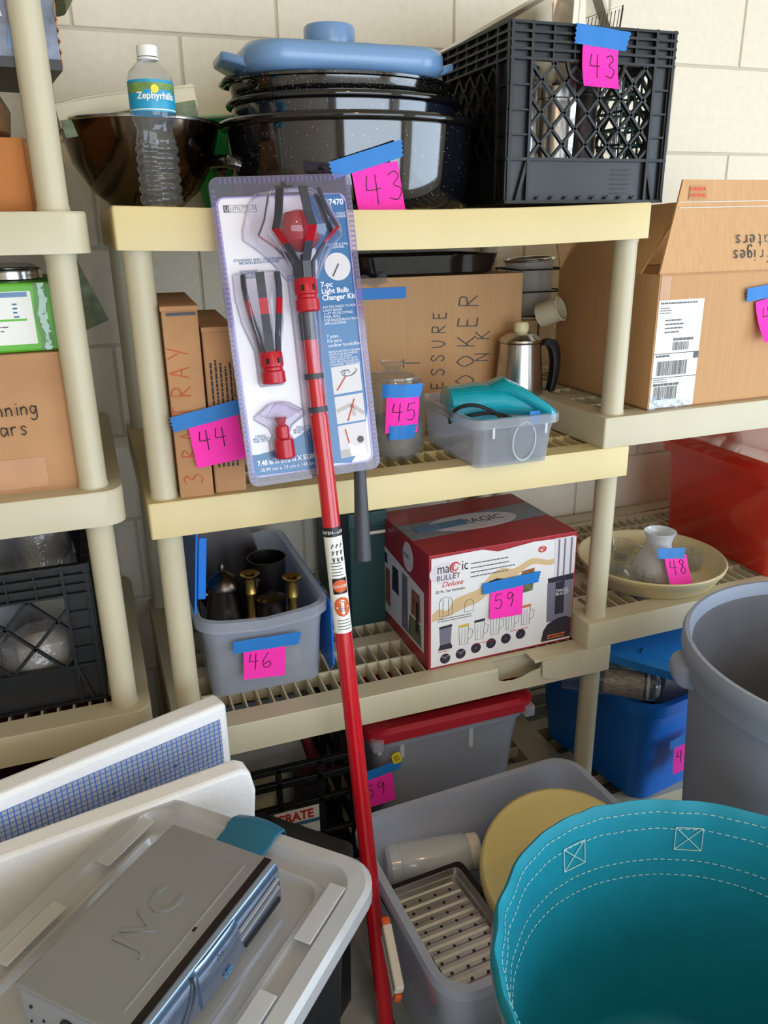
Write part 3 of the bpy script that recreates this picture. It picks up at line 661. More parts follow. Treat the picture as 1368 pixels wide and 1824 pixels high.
MB().lathe([(.05,0),(.055,.002),(.095,.165),(.098,.166),(.093,.166),(.053,.005)], 48, cap0=True, cap1=True).build('bowl_wall', 'green_bowl', gb, smooth=True)
MB().tube([(.097*math.cos(a), .097*math.sin(a), .168) for a in [2*PI*i/48 for i in range(48)]], .004, 8, closed=True).build('rim', 'pale_green', gb, smooth=True)

def roaster(name, label, loc, a, b_, h, mat, rimw, handles=None, foot=.93):
    t = thing(name, label, 'pot', loc)
    sy = b_/a
    MB().lathe([(a*foot*.95,0),(a*foot*.985,.004),(a*foot,.012),(a*.985,h-.012),(a*.985,h),(a*.985-.004,h),(a*.985-.004,h-.01),(a*foot-.005,.014),(a*foot*.95,.005)], 96, sx=1, sy=sy, cap0=True, cap1=True).build('pot_wall', mat, t, smooth=True)
    MB().tube([(a*1.005*math.cos(q), b_*1.005*math.sin(q), h) for q in [2*PI*i/96 for i in range(96)]], rimw, 10, closed=True).build('rolled_rim', 'black_enamel', t, smooth=True)
    if handles:
        for s in (-1, 1):
            x0 = a*.96; x1 = a*1.0+handles
            MB().tube(cat_rom([(s*x0,-.075,h*.52),(s*(x0+.018),-.07,h*.56),(s*x1,-.035,h*.58),(s*(x1+.003),0,h*.58),(s*x1,.035,h*.58),(s*(x0+.018),.07,h*.56),(s*x0,.075,h*.52)], 5), .0125, 12, flat=.8).build('handle', 'black_speckle', t, smooth=True)
    return t
roaster('roasting_pot', 'largest black enamel roaster at the bottom of the pot stack', (.448, .276, Z1-.006), .232, .196, .142, 'speckle_few', .0075, handles=.022, foot=.94)
roaster('roasting_pot', 'dark blue speckled enamel pot nested in the black roaster', (.437, .276, Z1+.075), .208, .17, .095, 'speckle_blue', .0065, foot=.93)
t = thing('roasting_pan', 'shallow speckled enamel pan stacked under the blue casserole lid', 'pan', (.428, .276, Z1+.165))
MB().lathe([(.17,0),(.185,.003),(.192,.01),(.199,.034),(.203,.036),(.203,.040),(.198,.041),(.190,.036),(.182,.008),(.17,.005)], 96, sy=.76, cap0=True, cap1=True).build('pan_wall', 'black_speckle', t, smooth=True)
for s in (-1, 1): MB().tube(cat_rom([(s*.185,-.05,.037),(s*.206,-.03,.037),(s*.209,0,.036),(s*.206,.03,.037),(s*.185,.05,.037)], 5), .006, 10).build('handle', 'black_enamel', t, smooth=True)
t = thing('casserole_lid', 'matte blue ceramic casserole turned over on top of the pots', 'casserole', (.417, .262, Z1+.2065))
R_ = lambda w, d, r, z: ringz(rrect(w, d, r, 8, 1), z)
MB().loft([R_(.30,.19,.05,.0), R_(.335,.225,.06,.003), R_(.352,.242,.065,.014), R_(.351,.241,.065,.034), R_(.338,.228,.06,.043), R_(.30,.19,.05,.046)]).build('lid_body', 'blue_ceramic', t, smooth=1.0)
MB().lathe([(.042,.042),(.0425,.047),(.0445,.052),(.0445,.082),(.042,.087),(.034,.088),(.001,.088)], 40, (-.010, 0, 0)).build('knob', 'blue_ceramic', t, smooth=True)
for s in (-1, 1):
    MB().loft([[(s*x, y*k, z0+zz) for y, zz in ((-.06,.0),(-.06,.014),(.06,.014),(.06,.0))] for x, k, z0 in ((.165,1.15,.006),(.185,1,.013),(.203,.8,.019),(.209,.7,.020))]).build('handle', 'blue_ceramic', t, smooth=True, bevel=.004)

# milk crates
def crate(name, label, loc, rz, w, d, h, fine=True, group=None):
    t = thing(name, label, 'crate', loc, rz, group)
    T = .008
    def panel(W, px, py, dirx, nrm):
        """one side: origin at lower left seen from outside"""
        mb = MB(); o = Vector((px, py, 0)); X = Vector(dirx); N = Vector(nrm)
        P3 = lambda a, c, k=0: o+X*a+Vector((0, 0, c))-N*(T/2+k)
        bar = lambda a0, c0, a1, c1, bw=.004, tt=T: mb.bar(P3(a0, c0), P3(a1, c1), bw, tt, N)
        pl = MB()
        top = [h-.003, h-.016, h-.029, h-.042, h-.056] if fine else [h-.003, h-.02, h-.037, h-.054]
        for z in top: bar(0, z, W, z, .004, T*1.6)
        cw = .042
        for a in (.004, cw, W-cw, W-.004): bar(a, .004, a, h, .005, T*1.5)
        nb = 6
        for k in range(1, nb): a = cw+(W-2*cw)*k/nb; bar(a, top[-1], a, h, .003, T)
        zb = .074
        for z in (.004, zb): bar(0, z, W, z, .005, T*1.4)
        for z in [zb+(top[-1]-zb)*k/4 for k in range(1, 4)]:
            bar(0, z, cw, z, .003, T); bar(W-cw, z, W, z, .003, T)
        for a0, a1 in ((cw, cw-.02), (W-cw, W-cw+.02)): bar(a0, zb, a1, .004, .006, T)
        zt_ = top[-1]
        # diagonal lattice clipped to its window
        aw, hw = W-2*cw, zt_-zb; st = aw/5.0 if fine else aw/3.0
        def clip(c0, sgn):
            pts = []
            for a in (0, aw):
                z = c0+sgn*a*1.08
                if 0 <= z <= hw: pts.append((a, z))
            for z in (0, hw):
                a = (z-c0)/(sgn*1.08)
                if 0 < a < aw: pts.append((a, z))
            return sorted(pts)[:1]+sorted(pts)[-1:] if len(pts) >= 2 else None
        k = -8
        while k < 14:
            for sg in (1, -1):
                c0 = k*st if sg > 0 else k*st
                q = clip(c0, sg)
                if q and (Vector(q[0])-Vector(q[1])).length > .01: bar(cw+q[0][0], zb+q[0][1], cw+q[1][0], zb+q[1][1], .0045, T*.9)
            k += 1
        pn = mb.build('side_lattice', 'crate_black', t)
        p2 = MB(); a0, a1 = (cw, W-cw)
        p2.add([P3(a0, .006, .002), P3(a1, .006, .002), P3(a1, zb, .002), P3(a0, zb, .002), P3(a0, .006, .004), P3(a1, .006, .004), P3(a1, zb, .004), P3(a0, zb, .004)], [(0,1,2,3),(7,6,5,4),(0,4,5,1),(1,5,6,2),(2,6,7,3),(3,7,4,0)])
        p2.build('side_plate', 'crate_plate', pn)
        for s0, s1 in ((.004, cw), (W-cw, W-.004)):
            p3 = MB().add([P3(s0, .006, .003), P3(s1, .006, .003), P3(s1, h-.005, .003), P3(s0, h-.005, .003), P3(s0, .006, .005), P3(s1, .006, .005), P3(s1, h-.005, .005), P3(s0, h-.005, .005)], [(0,1,2,3),(7,6,5,4),(0,4,5,1),(1,5,6,2),(2,6,7,3),(3,7,4,0)])
            p3.build('corner_plate', 'crate_plate', pn)
        p4 = MB().add([P3(cw, h-.056, .0035), P3(W-cw, h-.056, .0035), P3(W-cw, h-.004, .0035), P3(cw, h-.004, .0035), P3(cw, h-.056, .005), P3(W-cw, h-.056, .005), P3(W-cw, h-.004, .005), P3(cw, h-.004, .005)], [(0,1,2,3),(7,6,5,4),(0,4,5,1),(1,5,6,2),(2,6,7,3),(3,7,4,0)])
        p4.build('top_band', 'crate_black', pn)
        return pn
    f = panel(w, -w/2, -d/2, (1, 0, 0), (0, -1, 0)); panel(d, -w/2, d/2, (0, -1, 0), (-1, 0, 0)); panel(d, w/2, -d/2, (0, 1, 0), (1, 0, 0)); panel(w, w/2, d/2, (-1, 0, 0), (0, 1, 0))
    MB().box(-w/2+.01, -d/2+.01, .002, w/2-.01, d/2-.01, .008).build('base', 'crate_black', t)
    return t, f
cr, crf = crate('milk_crate', 'black milk crate of pans and kitchen tools on the top shelf', (.832, .25, Z1), 0, .333, .333, .285)
# hand hole lip of the crate front
MB().tube(cat_rom([(-.058+.0, -.1695, .226), (-.05, -.171, .205), (-.03, -.171, .196), (0, -.171, .194), (.03, -.171, .196), (.05, -.171, .205), (.058, -.1695, .226)], 4), .004, 8).build('hand_hole', 'crate_black', cr, smooth=True)
lines(crf, .055, .058, .045, 6, .008, .0012, -.1656, 'slot_black')
for k in range(8): MB().prism([(-.10+.029*k-.005,-.1675,.008),(-.10+.029*k+.005,-.1675,.008),(-.10+.029*k,-.1675,.015)], (0, .003, 0)).build('drain_notch', 'slot_black', crf)
# things standing in it
t = thing('griddle', 'thin black griddle sheet standing against the crate side nearest the pots', 'griddle', (.683, .25, Z1+.0085), (0, math.radians(1), 0))
MB().box(-.003, -.15, 0, .003, .15, .25).build('sheet', 'black_plastic', t, bevel=.001); MB().box(-.006, -.15, .244, .006, .15, .251).build('rolled_edge', 'black_plastic', t, bevel=.002)
def sheet_pan(label, center, w, h, rot, mat, grp='pans upright in the top crate'):
    t = thing('sheet_pan', label, 'pan', center, rot, grp)
    A = rrect(w, h, .03, 6); B = rrect(w-.03, h-.03, .02, 6)
    q = lambda pts, y: [(x, y, z) for x, z in pts]
    MB().loft([q(A, 0), q(A, -.004), q(rrect(w-.012, h-.012, .026, 6), -.004), q(B, .014), q(B, .017), q(rrect(w-.012, h-.012, .026, 6), 0), q(A, 0)], False, False).add(q(B, .014), [tuple(range(len(B)))]).add(q(B, .017), [tuple(range(len(B)))]).build('pan_body', mat, t, smooth=.6)
    return t
sheet_pan('large beige sheet pan sticking up slanted out of the black crate', (.873, .36, 1.655), .40, .25, (0, -math.radians(27), 0), 'tray_beige')
for k, (x, zz) in enumerate(((.855, .375), (.882, .37))):
    t = thing('cooling_tray', ('shiny steel tray standing upright in the crate beside the beige pan', 'second steel tray upright in the crate next to the wire rack')[k], 'tray', (x, .24, Z1+.009), (0, math.radians(2-4*k), math.radians(-20)), 'pans upright in the top crate')
    MB().box(-.003, -.10, 0, .003, .10, zz).build('tray_plate', 'steel', t, bevel=.002); MB().box(-.010, -.10, 0, .010, -.095, zz).box(-.010, .095, 0, .010, .10, zz).build('tray_rim', 'steel', t)
t = thing('wire_rack', 'thin wire cooling rack poking out of the crate top', 'rack', (.935, .30, Z1+.0095), (0, math.radians(5), 0))
mb = MB()
for a in range(14): mb.cyl((-.05+.008*a, 0, .02), (-.045+.0085*a, 0, .325+.0032*a), .0009, n=6)
mb.build('rods', 'dark_metal', t, smooth=True)
MB().tube([(-.05,0,.0),(-.046,0,.325),(.064,0,.372),(.056,0,0)], .0016, 8, closed=True).build('frame', 'dark_metal', t, smooth=True)
t = thing('spatula', 'teal spatula blade showing above the crate rim', 'spatula', (.968, .20, Z1+.009))
MB().prism([(x, 0, z) for x, z in [(-.022,.245),(-.022,.285),(-.010,.293),(.012,.293),(.022,.283),(.022,.245),(.006,.23),(-.006,.23)]], (0, .004, 0)).build('blade', 'teal_dull', t, bevel=.001)
MB().tube([(0,.002,0),(0,.002,.24)], .006, 10).build('handle', 'steel', t, smooth=True)
for k, (x, y, r, hh, mm, nm) in enumerate(((.735, .17, .035, .22, 'steel', 'steel canister in the crate nearest the pots'), (.80, .155, .028, .19, 'steel_dull', 'dull narrow steel canister behind the crate lattice'), (.858, .16, .030, .20, 'dark_metal', 'dark metal canister in the middle of the crate'))):
    t = thing('canister', nm, 'canister', (x, y, Z1+.0085), 0, 'canisters in the crate')
    MB().lathe([(r,0),(r,hh-.03),(r*.96,hh-.026),(r*.96,hh-.02),(r*1.03,hh-.018),(r*1.03,hh),(.001,hh+.002)], 32, cap0=True).build('can_body', mm, t, smooth=True)
    MB().lathe([(.006,0),(.008,.006),(.004,.012),(.001,.013)], 16, (0, 0, hh+.001)).build('knob', 'black_plastic', t, smooth=True)
t = thing('produce_basket', 'dark green perforated basket inside the crate by its far corner', 'basket', (.945, .145, Z1+.0085))
mb = MB()
for k in range(7):
    for j in range(6):
        z = .01+k*.028; a = -.033+j*.0135
        mb.box(a, -.034, z, a+.003, -.031, z+.026)
    mb.box(-.034, -.034, .008+k*.028, .035, -.031, .012+k*.028); mb.box(-.034, -.034, .008+k*.028, -.031, .034, .012+k*.028); mb.box(.031, -.034, .008+k*.028, .034, .034, .012+k*.028); mb.box(-.034, .031, .008+k*.028, .035, .034, .012+k*.028)
mb.build('lattice', 'dark_green', t); MB().box(-.034, -.034, 0, .034, .034, .006).build('base', 'dark_green', t)
# ------------------------------------------------------------------ second shelf goods
t = thing('flat_box', 'old brown shipping box on end with orange pencil writing by the post', 'box', (.0875, .155, Z2), math.radians(-3), 'two old flat boxes on end')
MB().box(-.027, -.145, 0, .027, .145, .302).build('box_body', 'card_old', t, bevel=.002)
MB().box(-.0285, -.1475, .296, .0285, .147, .3035).build('top_fold', 'card_old', t, bevel=.001)
MB().box(-.020, -.1462, .2895, .024, -.145, .294).build('gap', 'slot_black', t)
write(t, 'TRAY', (.006, -.1462, .135), (0, 0, 1), (-1, 0, 0), .030, 'orange_ink', .0008, adv=1.0)
write(t, '3 BAR', (.012, -.1462, .022), (0, 0, 1), (-1, 0, 0), .030, 'orange_ink', .0008, adv=.95)
t = thing('flat_box', 'shorter old brown box on end printed with rows of black type', 'box', (.1435, .158, Z2), math.radians(-3), 'two old flat boxes on end')
MB().box(-.0255, -.145, 0, .0255, .145, .268).build('box_body', 'card_old', t, bevel=.003)
MB().box(-.026, -.147, .262, .026, .147, .2695).build('top_fold', 'card_old', t, bevel=.001)
for k in range(5):
    lines(t, .045, -.016+.0075*k, .175, 1, .01, .0032, Vector((0, -.1453, 0)), 'ink', ragged=.1, xd=(0, 0, 1), zd=(1, 0, 0))
text(t, 'York, Pennsylvania', .0105, (.0225, -.1458, .135), 'ink', (PI/2, -PI/2, 0), sx=.9)

t = thing('cardboard_box', 'plain cardboard box with pressure cooker written sideways on it', 'box', (.665, .462, Z2), math.radians(0))
carton(t, .385, .235, .312, 'card', 'box_body')
MB().box(-.195, -.1195, .27, -.085, -.1185, .293).build('tape', 'tape_blue', t)
wx = lambda s, x, z0, hh, adv=.8: write(t, s, (x, -.1195, z0), (.03, 0, 1), (-1, 0, .03), hh, 'grey_ink', .0011, adv=adv, jit=.06)
wx('4 QT', -.060, .005, .036, 1.3); wx('PRESSURE', .000, .012, .03, 1.0); wx('COOKER', .075, .03, .045, .95); wx('NK', .112, .125, .034, 1.4)
t = thing('roasting_pan', 'black roasting pan lying on the plain cardboard box', 'pan', (.642, .46, Z2+.3125))
MB().loft([ringz(rrect(.29, .19, .03), 0), ringz(rrect(.31, .21, .035), .004), ringz(rrect(.335, .225, .04), .040), ringz(rrect(.36, .235, .045), .042), ringz(rrect(.33, .22, .04), .041), ringz(rrect(.30, .20, .035), .006)]).build('pan_wall', 'black_enamel', t, smooth=.6)
MB().grid(lambda u, v: (-.165+u*.06, -.118-.012*v, .004-.018*v+.004*math.sin(u*9)), 10, 4, (0, .001, 0)).build('plastic_scrap', 'cellophane', t, smooth=True)

jr = thing('glass_jar', 'large clear glass jar with domed lid behind the bulb kit', 'jar', (.467, .128, Z2))
MB().lathe([(.04,.002),(.052,.0),(.058,.006),(.0595,.03),(.0595,.12),(.056,.138),(.048,.148),(.048,.152),(.0455,.152),(.0455,.147),(.053,.136),(.0565,.12),(.0565,.03),(.052,.008)], 56, cap0=True, cap1=True).build('jar_wall', 'clear_glass', jr, smooth=True)
MB().lathe([(.001,.164),(.02,.163),(.043,.157),(.051,.153),(.052,.149),(.0445,.149)], 56).build('lid', 'clear_glass', jr, smooth=True)
MB().lathe([(.012,.163),(.016,.168),(.026,.173),(.027,.177),(.024,.179),(.001,.178)], 40).build('lid_knob', 'clear_glass', jr, smooth=True)
MB().lathe([(.001,.009),(.050,.009),(.0555,.03),(.0555,.066),(.04,.072),(.001,.074)], 40).build('contents', 'jar_fill', jr, smooth=True)

bn = thing('storage_bin', 'small frosted bin with a turquoise appliance overhanging the shelf edge', 'bin', (.6405, .088, Z2))
bin_mesh(.148, .225, .162, .25, .092, .016, .003, .009, .016, 'bin_body', 'frosted_clear', bn)
MB().lathe([(.022,0),(.024,0),(.024,.001),(.022,.001)], 40, sy=1.55).build('moulded_oval', 'frosted_lid', bn, loc=(.018, -.1205, .044), rot=(PI/2+.07, 0, 0))
for x in (-.05, .055): MB().box(x-.002, -.1325, .058, x+.002, -.1305, .078).build('rim_rib', 'frosted_white', bn)
hd = thing('hand_steamer', 'turquoise hand held appliance with black cord lying in the frosted bin', 'appliance', (.645, .07, Z2+.066), math.radians(-12))
def ell(c, rx, rz, n=20, ax='x'):
    return [(c[0], c[1]+rx*math.cos(2*PI*i/n), c[2]+rz*math.sin(2*PI*i/n)) for i in range(n)]
MB().loft([ell((-.085,.03,.028),.045,.020), ell((-.08,.03,.03),.056,.028), ell((-.03,.028,.032),.062,.031), ell((.015,.015,.034),.058,.030), ell((.05,-.01,.03),.045,.024), ell((.075,-.035,.022),.03,.018), ell((.083,-.045,.02),.012,.010)]).build('shell', 'teal_gloss', hd, smooth=True)
MB().loft([ell((-.005,.02,.052),.03,.012), ell((.02,.005,.060),.040,.018), ell((.055,-.03,.044),.036,.016), ell((.085,-.066,.026),.026,.014), ell((.095,-.076,.022),.012,.008)]).build('nozzle', 'teal_gloss', hd, smooth=True)
MB().box(-.088, -.034, .004, .005, -.026, .03).build('grip_panel', 'teal_dull', hd, bevel=.003)
MB().tube(cat_rom([(-.085,-.02,.0),(-.082,-.045,.028),(-.055,-.058,.040),(-.02,-.07,.030),(.0,-.085,.012),(.01,-.09,-.02)], 6), .0035, 8).build('cord', 'black_plastic', hd, smooth=True)
MB().tube(cat_rom([(-.085,-.01,.005),(-.06,-.04,.015),(-.01,-.045,.020),(.03,-.075,.010)], 6), .0035, 8).build('cord', 'black_plastic', hd, smooth=True)
MB().bar((.046,-.088,.018),(.068,-.080,.018), .022, .004, (.2,-.9,.2)).build('tape_wrap', 'tape_blue', hd)

cp = thing('coffee_pot', 'polished steel percolator coffee pot with black handle', 'coffee pot', (.826, .29, Z2))
MB().lathe([(.05,0),(.056,.003),(.057,.02),(.050,.10),(.0445,.165),(.0445,.170),(.042,.172),(.001,.172)], 48, cap0=True).build('pot_body', 'steel', cp, smooth=True)
MB().lathe([(.0455,.171),(.047,.174),(.046,.178),(.03,.189),(.018,.192),(.001,.193)], 48).build('lid', 'steel', cp, smooth=True)
MB().lathe([(.013,.191),(.016,.195),(.0165,.208),(.013,.214),(.001,.215)], 24).build('lid_knob', 'tray_cream', cp, smooth=True)
MB().loft([[(x+ox, y, z+oz) for ox, y, oz in ((-.008,-.010,-.006),(.008,-.010,.006),(.008,.010,.006),(-.008,.010,-.006))] for x, z in [(p.x, p.z) for p in cat_rom([(.040,0,.155),(.058,0,.168),(.078,0,.162),(.088,0,.135),(.088,0,.10),(.080,0,.06),(.066,0,.03)], 5)]]).build('handle', 'black_plastic', cp, smooth=True, bevel=.002)
t = thing('tin_cup', 'small tin lying tipped open behind the coffee pot', 'cup', (.905, .345, Z2+.218), (math.radians(70), math.radians(0), math.radians(35)))
MB().lathe([(.026,0),(.026,.05),(.0275,.051),(.025,.052),(.0245,.002)], 32, cap0=True, cap1=True).build('cup_wall', 'cream_paper', t, smooth=True)
MB().lathe([(.001,.003),(.0245,.003)], 24).build('inside', 'dark_metal', t)
text(t, 'CAR', .012, (0, 0, .018), 'ink', (0, 0, .6), 'CENTER', wrap=.0262)
t = thing('wire_stand', 'two tier wire stand behind the coffee pot', 'stand', (.925, .425, Z2))
for z in (.215, .268, .316): MB().tube([(-.062,-.06,z),(.062,-.06,z),(.062,.06,z),(-.062,.06,z)], .002, 8, closed=True).build('wire_hoop', 'dark_metal', t, smooth=True)
for x in (-.06, .06):
    for y in (-.06, .06): MB().cyl((x, y, 0), (x, y, .317), .0025, n=8).build('upright', 'dark_metal', t, smooth=True)
MB().grid(lambda u, v: (-.062+.124*u, -.062+.124*v, .212), 4, 4, (0, 0, .002)).build('tier', 'steel_mesh', t)
st = thing('mesh_strainer', 'round steel mesh strainer resting in the wire stand', 'strainer', (.925, .425, Z2+.2145), (0, math.radians(-4), 0))
MB().lathe([(.001,0),(.035,.002),(.048,.03),(.055,.12)], 40).build('mesh_basket', 'steel_mesh', st, smooth=True)
MB().tube([(.0555*math.cos(a), .0555*math.sin(a), .122) for a in [2*PI*i/48 for i in range(48)]], .0035, 8, closed=True).build('rim', 'steel', st, smooth=True)

# ------------------------------------------------------------------ third shelf goods
b46 = thing('storage_bin', 'frosted bin with blue flaps holding tarnished silver and brass', 'bin', (.1905, .305, Z3))
bin_mesh(.215, .40, .235, .425, .172, .028, .003, .010, .022, 'bin_body', 'frosted', b46, dip=.012)
# blue hinged flaps: one stands up, one hangs down
f1 = MB(); f1.loft([[(x, y, z) for y, z in ((-.20,0),(.20,0),(.20,.165),(.15,.175),(-.15,.175),(-.20,.165))] for x in (-.132, -.128)])
f1.build('flap', 'blue_plastic', b46, bevel=.001, loc=(.004, 0, .170), rot=(0, math.radians(6), 0))
MB().box(-.127, -.2015, .03, -.112, -.196, .150).build('flap_hook', 'blue_plastic', b46, bevel=.002, loc=(.004, 0, .170), rot=(0, math.radians(6), 0))
MB().loft([[(x, y, z) for y, z in ((-.205,0),(.205,0),(.205,-.15),(.16,-.158),(-.19,-.158),(-.21,-.135))] for x in (.130, .134)]).build('flap', 'blue_plastic', b46, bevel=.001, loc=(0, 0, .165))
def candlestick(label, loc, hh):
    t = thing('candlestick', label, 'candlestick', loc, 0, 'brass candlesticks')
    MB().lathe([(.038,0),(.038,.004),(.03,.012),(.014,.03),(.009,.05),(.010,hh*.5),(.013,hh*.52),(.010,hh*.56),(.011,hh-.045),(.0125,hh-.043),(.0125,hh-.04),(.0115,hh-.038),(.0115,hh-.012),(.014,hh-.006),(.0195,hh-.001),(.0195,hh),(.010,hh-.003),(.008,hh-.02),(.001,hh-.022)], 36, cap0=True).build('stick', 'brass', t, smooth=.9)
    return t
candlestick('brass candlestick standing beside the silver teapot', (.185, .195, Z3+.004), .205)
candlestick('brass candlestick at the pole side of the bin', (.262, .160, Z3+.004), .200)
tp = thing('teapot', 'tarnished silver teapot with finial in the flap bin', 'teapot', (.135, .225, Z3+.004))
MB().lathe([(.026,0),(.028,.006),(.020,.016),(.038,.045),(.043,.085),(.036,.13),(.030,.165),(.033,.170),(.034,.175),(.028,.190),(.012,.202),(.005,.206),(.007,.214),(.004,.222),(.001,.226)], 40, cap0=True).build('pot_body', 'pewter', tp, smooth=1)
MB().tube(cat_rom([(.036,-.010,.06),(.062,-.02,.09),(.058,-.02,.15),(.066,-.022,.185)], 5), [.010]*11+[.007]*5, 10).build('spout', 'pewter', tp, smooth=True)
MB().tube(cat_rom([(-.033,0,.16),(-.050,0,.165),(-.054,0,.12),(-.038,0,.075)], 5), .005, 8).build('handle', 'pewter', tp, smooth=True)
t = thing('metal_tumbler', 'dark metal tumbler between the two candlesticks', 'tumbler', (.238, .285, Z3+.004))
MB().lathe([(.03,0),(.032,.004),(.04,.195),(.042,.197),(.039,.197),(.03,.006)], 36, cap0=True, cap1=True).build('cup_wall', 'dark_metal', t, smooth=True)
t = thing('sugar_bowl', 'small tarnished silver bowl with handles in front of the tumbler', 'bowl', (.222, .182, Z3+.004))
MB().lathe([(.012,0),(.014,.06),(.009,.08),(.022,.105),(.030,.13),(.028,.15),(.030,.152),(.020,.158),(.001,.160)], 32, cap0=True).build('bowl_wall', 'pewter', t, smooth=1)
t = thing('serving_plate', 'dark oval metal plate propped at the back of the flap bin', 'plate', (.170, .385, Z3+.006), (math.radians(-14), 0, 0))
MB().lathe([(.001,0),(.05,.002),(.07,.006),(.075,.010),(.07,.010),(.05,.006),(.001,.004)], 48, sy=1.75).build('plate_body', 'dark_metal', t, smooth=True, loc=(0, 0, .135), rot=(PI/2, 0, 0))

mg = thing('blender_box', 'red and white blender set carton with a water stained front', 'box', (.5075, .0475, Z3), math.radians(1.2))
MW, MD, MH = .338, .272, .252
bm_ = MB().loft([ringz([(0,0),(MW,0),(MW,MD),(0,MD)], 0), ringz([(-.001,-.0015),(MW+.001,-.001),(MW,MD),(0,MD)], MH*.5), ringz([(0,0),(MW,0),(MW,MD),(0,MD)], MH)]).build('carton', 'box_red', mg, bevel=.0015)
Y0 = -.0022
def fp(pts, mat, name, y=Y0, par=None, t_=.0003): return MB().prism([(x, y, z) for x, z in pts], (0, -t_, 0)).build(name, mat, par or bm_)
fp([(.004,.006),(MW-.004,.006),(MW-.004,MH-.010),(.232,MH-.006),(.150,MH-.014),(.115,MH-.004),(.004,MH-.006)], 'box_white', 'front_print', Y0)
st_ = cat_rom([(.006,.125,0),(.02,.135,0),(.04,.13,0),(.055,.15,0),(.085,.158,0),(.11,.165,0),(.135,.190,0),(.16,.20,0),(.19,.195,0),(.23,.21,0),(.27,.20,0),(.30,.205,0),(.332,.205,0)], 4)
lo = cat_rom([(.332,.192,0),(.30,.19,0),(.27,.188,0),(.23,.196,0),(.19,.175,0),(.14,.155,0),(.11,.135,0),(.08,.128,0),(.05,.118,0),(.02,.112,0),(.006,.11,0)], 4)
fp([(p.x, p.y) for p in st_]+[(p.x, p.y) for p in lo], 'stain', 'water_stain', Y0-.0003, t_=.0002)
Y1 = Y0-.0007
FR = (PI/2, 0, 0)
MB().lathe([(.001,0),(.03,0),(.03,.0003),(.001,.0003)], 32, sx=1, sy=.75).build('logo_shade', 'print_pale', bm_, loc=(.03, Y0-.0003, .212), rot=FR)
text(bm_, 'ma', .030, (.016, Y1, .212), 'print_dark', FR, sx=.75); text(bm_, 'ic', .030, (.069, Y1, .212), 'print_dark', FR, sx=.8)
mb = MB()
for rr_, a0_ in ((.0115, .3), (.0065, 1.6)):
    mb.tube([(.0555+rr_*math.cos(a0_+q*.45), Y1-.0004, .220+rr_*.95*math.sin(a0_+q*.45)) for q in range(12)], [.0004+.0020*math.sin(PI*(q+.5)/12) for q in range(12)], 6, flat=.4)
mb.build('logo_swirl', 'red_ink', bm_)
text(bm_, 'BULLET', .0155, (.015, Y1, .197), 'print_dark', FR, sx=1.0)
text(bm_, 'Deluxe', .016, (.026, Y1, .182), 'red_ink', FR, shear=.4)
text(bm_, '22 Pc. Set Includes:', .0085, (.013, Y1, .170), 'print_dark', FR)
lines(bm_, .09, .222, .10, 4, .0095, .0022, Y1, 'grey_ink', ragged=.2)
text(bm_, 'TV', .012, (.253, Y1, .222), 'red_ink', FR, 'CENTER', bold=.0006)
MB().lathe([(.0075,0),(.010,0),(.010,.0003),(.0075,.0003)], 24, sy=.7).build('tv_mark', 'red_ink', bm_, loc=(.253, Y1, .2265), rot=FR)
# printed blender picture at the side of the front
fp([(.286,.155),(.280,.245),(.330,.245),(.333,.155)], 'print_pale', 'cup_picture', Y0-.0003)
for x in (.292, .306, .322): fp([(x,.158),(x-.001,.242),(x+.003,.242),(x+.004,.158)], 'print_silver', 'cup_rib', Y0-.0006)
fp([(.272,.146),(.3335,.146),(.3335,.160),(.270,.157)], 'print_dark', 'collar_picture', Y0-.0004)
fp([(.273,.055),(.270,.146),(.3335,.149),(.3335,.05)], 'print_silver', 'motor_picture', Y0-.0003)
fp([(.292,.07),(.290,.144),(.312,.146),(.314,.07)], 'print_dark', 'motor_shade', Y0-.0006, t_=.0001)
fp([(.262,.010),(.266,.035),(.276,.05),(.30,.06),(.32,.062),(.3335,.055),(.3335,.010)], 'print_dark', 'base_picture', Y0-.0007)
text(bm_, 'MAGIC\nBULLET', .010, (.291, Y0-.0009, .122), 'print_pale', FR, space=.8)
lines(bm_, .277, .022, .045, 2, .006, .003, Y0-.0012, 'print_orange', ragged=.1)
# small set pictures
def outline(par, pts, mat='grey_ink', r=.0005, closed=True): return MB().tube([(x, Y1, z) for x, z in pts], r, 5, closed=closed).build('outline_picture', mat, par)
outline(bm_, [(.022,.118),(.022,.148),(.025,.157),(.036,.160),(.047,.157),(.050,.148),(.050,.118)]); outline(bm_, [(.030,.12),(.030,.155)], closed=False); outline(bm_, [(.042,.12),(.042,.155)], closed=False)
outline(bm_, [(.078,.118),(.078,.136),(.083,.144),(.092,.145),(.098,.138),(.098,.118)])
lines(bm_, .018, .112, .09, 2, .005, .0016, Y1, 'grey_ink')
fp([(.024,.052),(.022,.092),(.050,.094),(.048,.054)], 'print_silver', 'blender_picture', Y0-.0003)
fp([(.022,.090),(.022,.095),(.0505,.097),(.0505,.092)], 'print_dark', 'blender_top', Y0-.0006); fp([(.020,.042),(.024,.053),(.048,.055),(.052,.046),(.050,.042)], 'print_dark', 'blender_base', Y0-.0006)
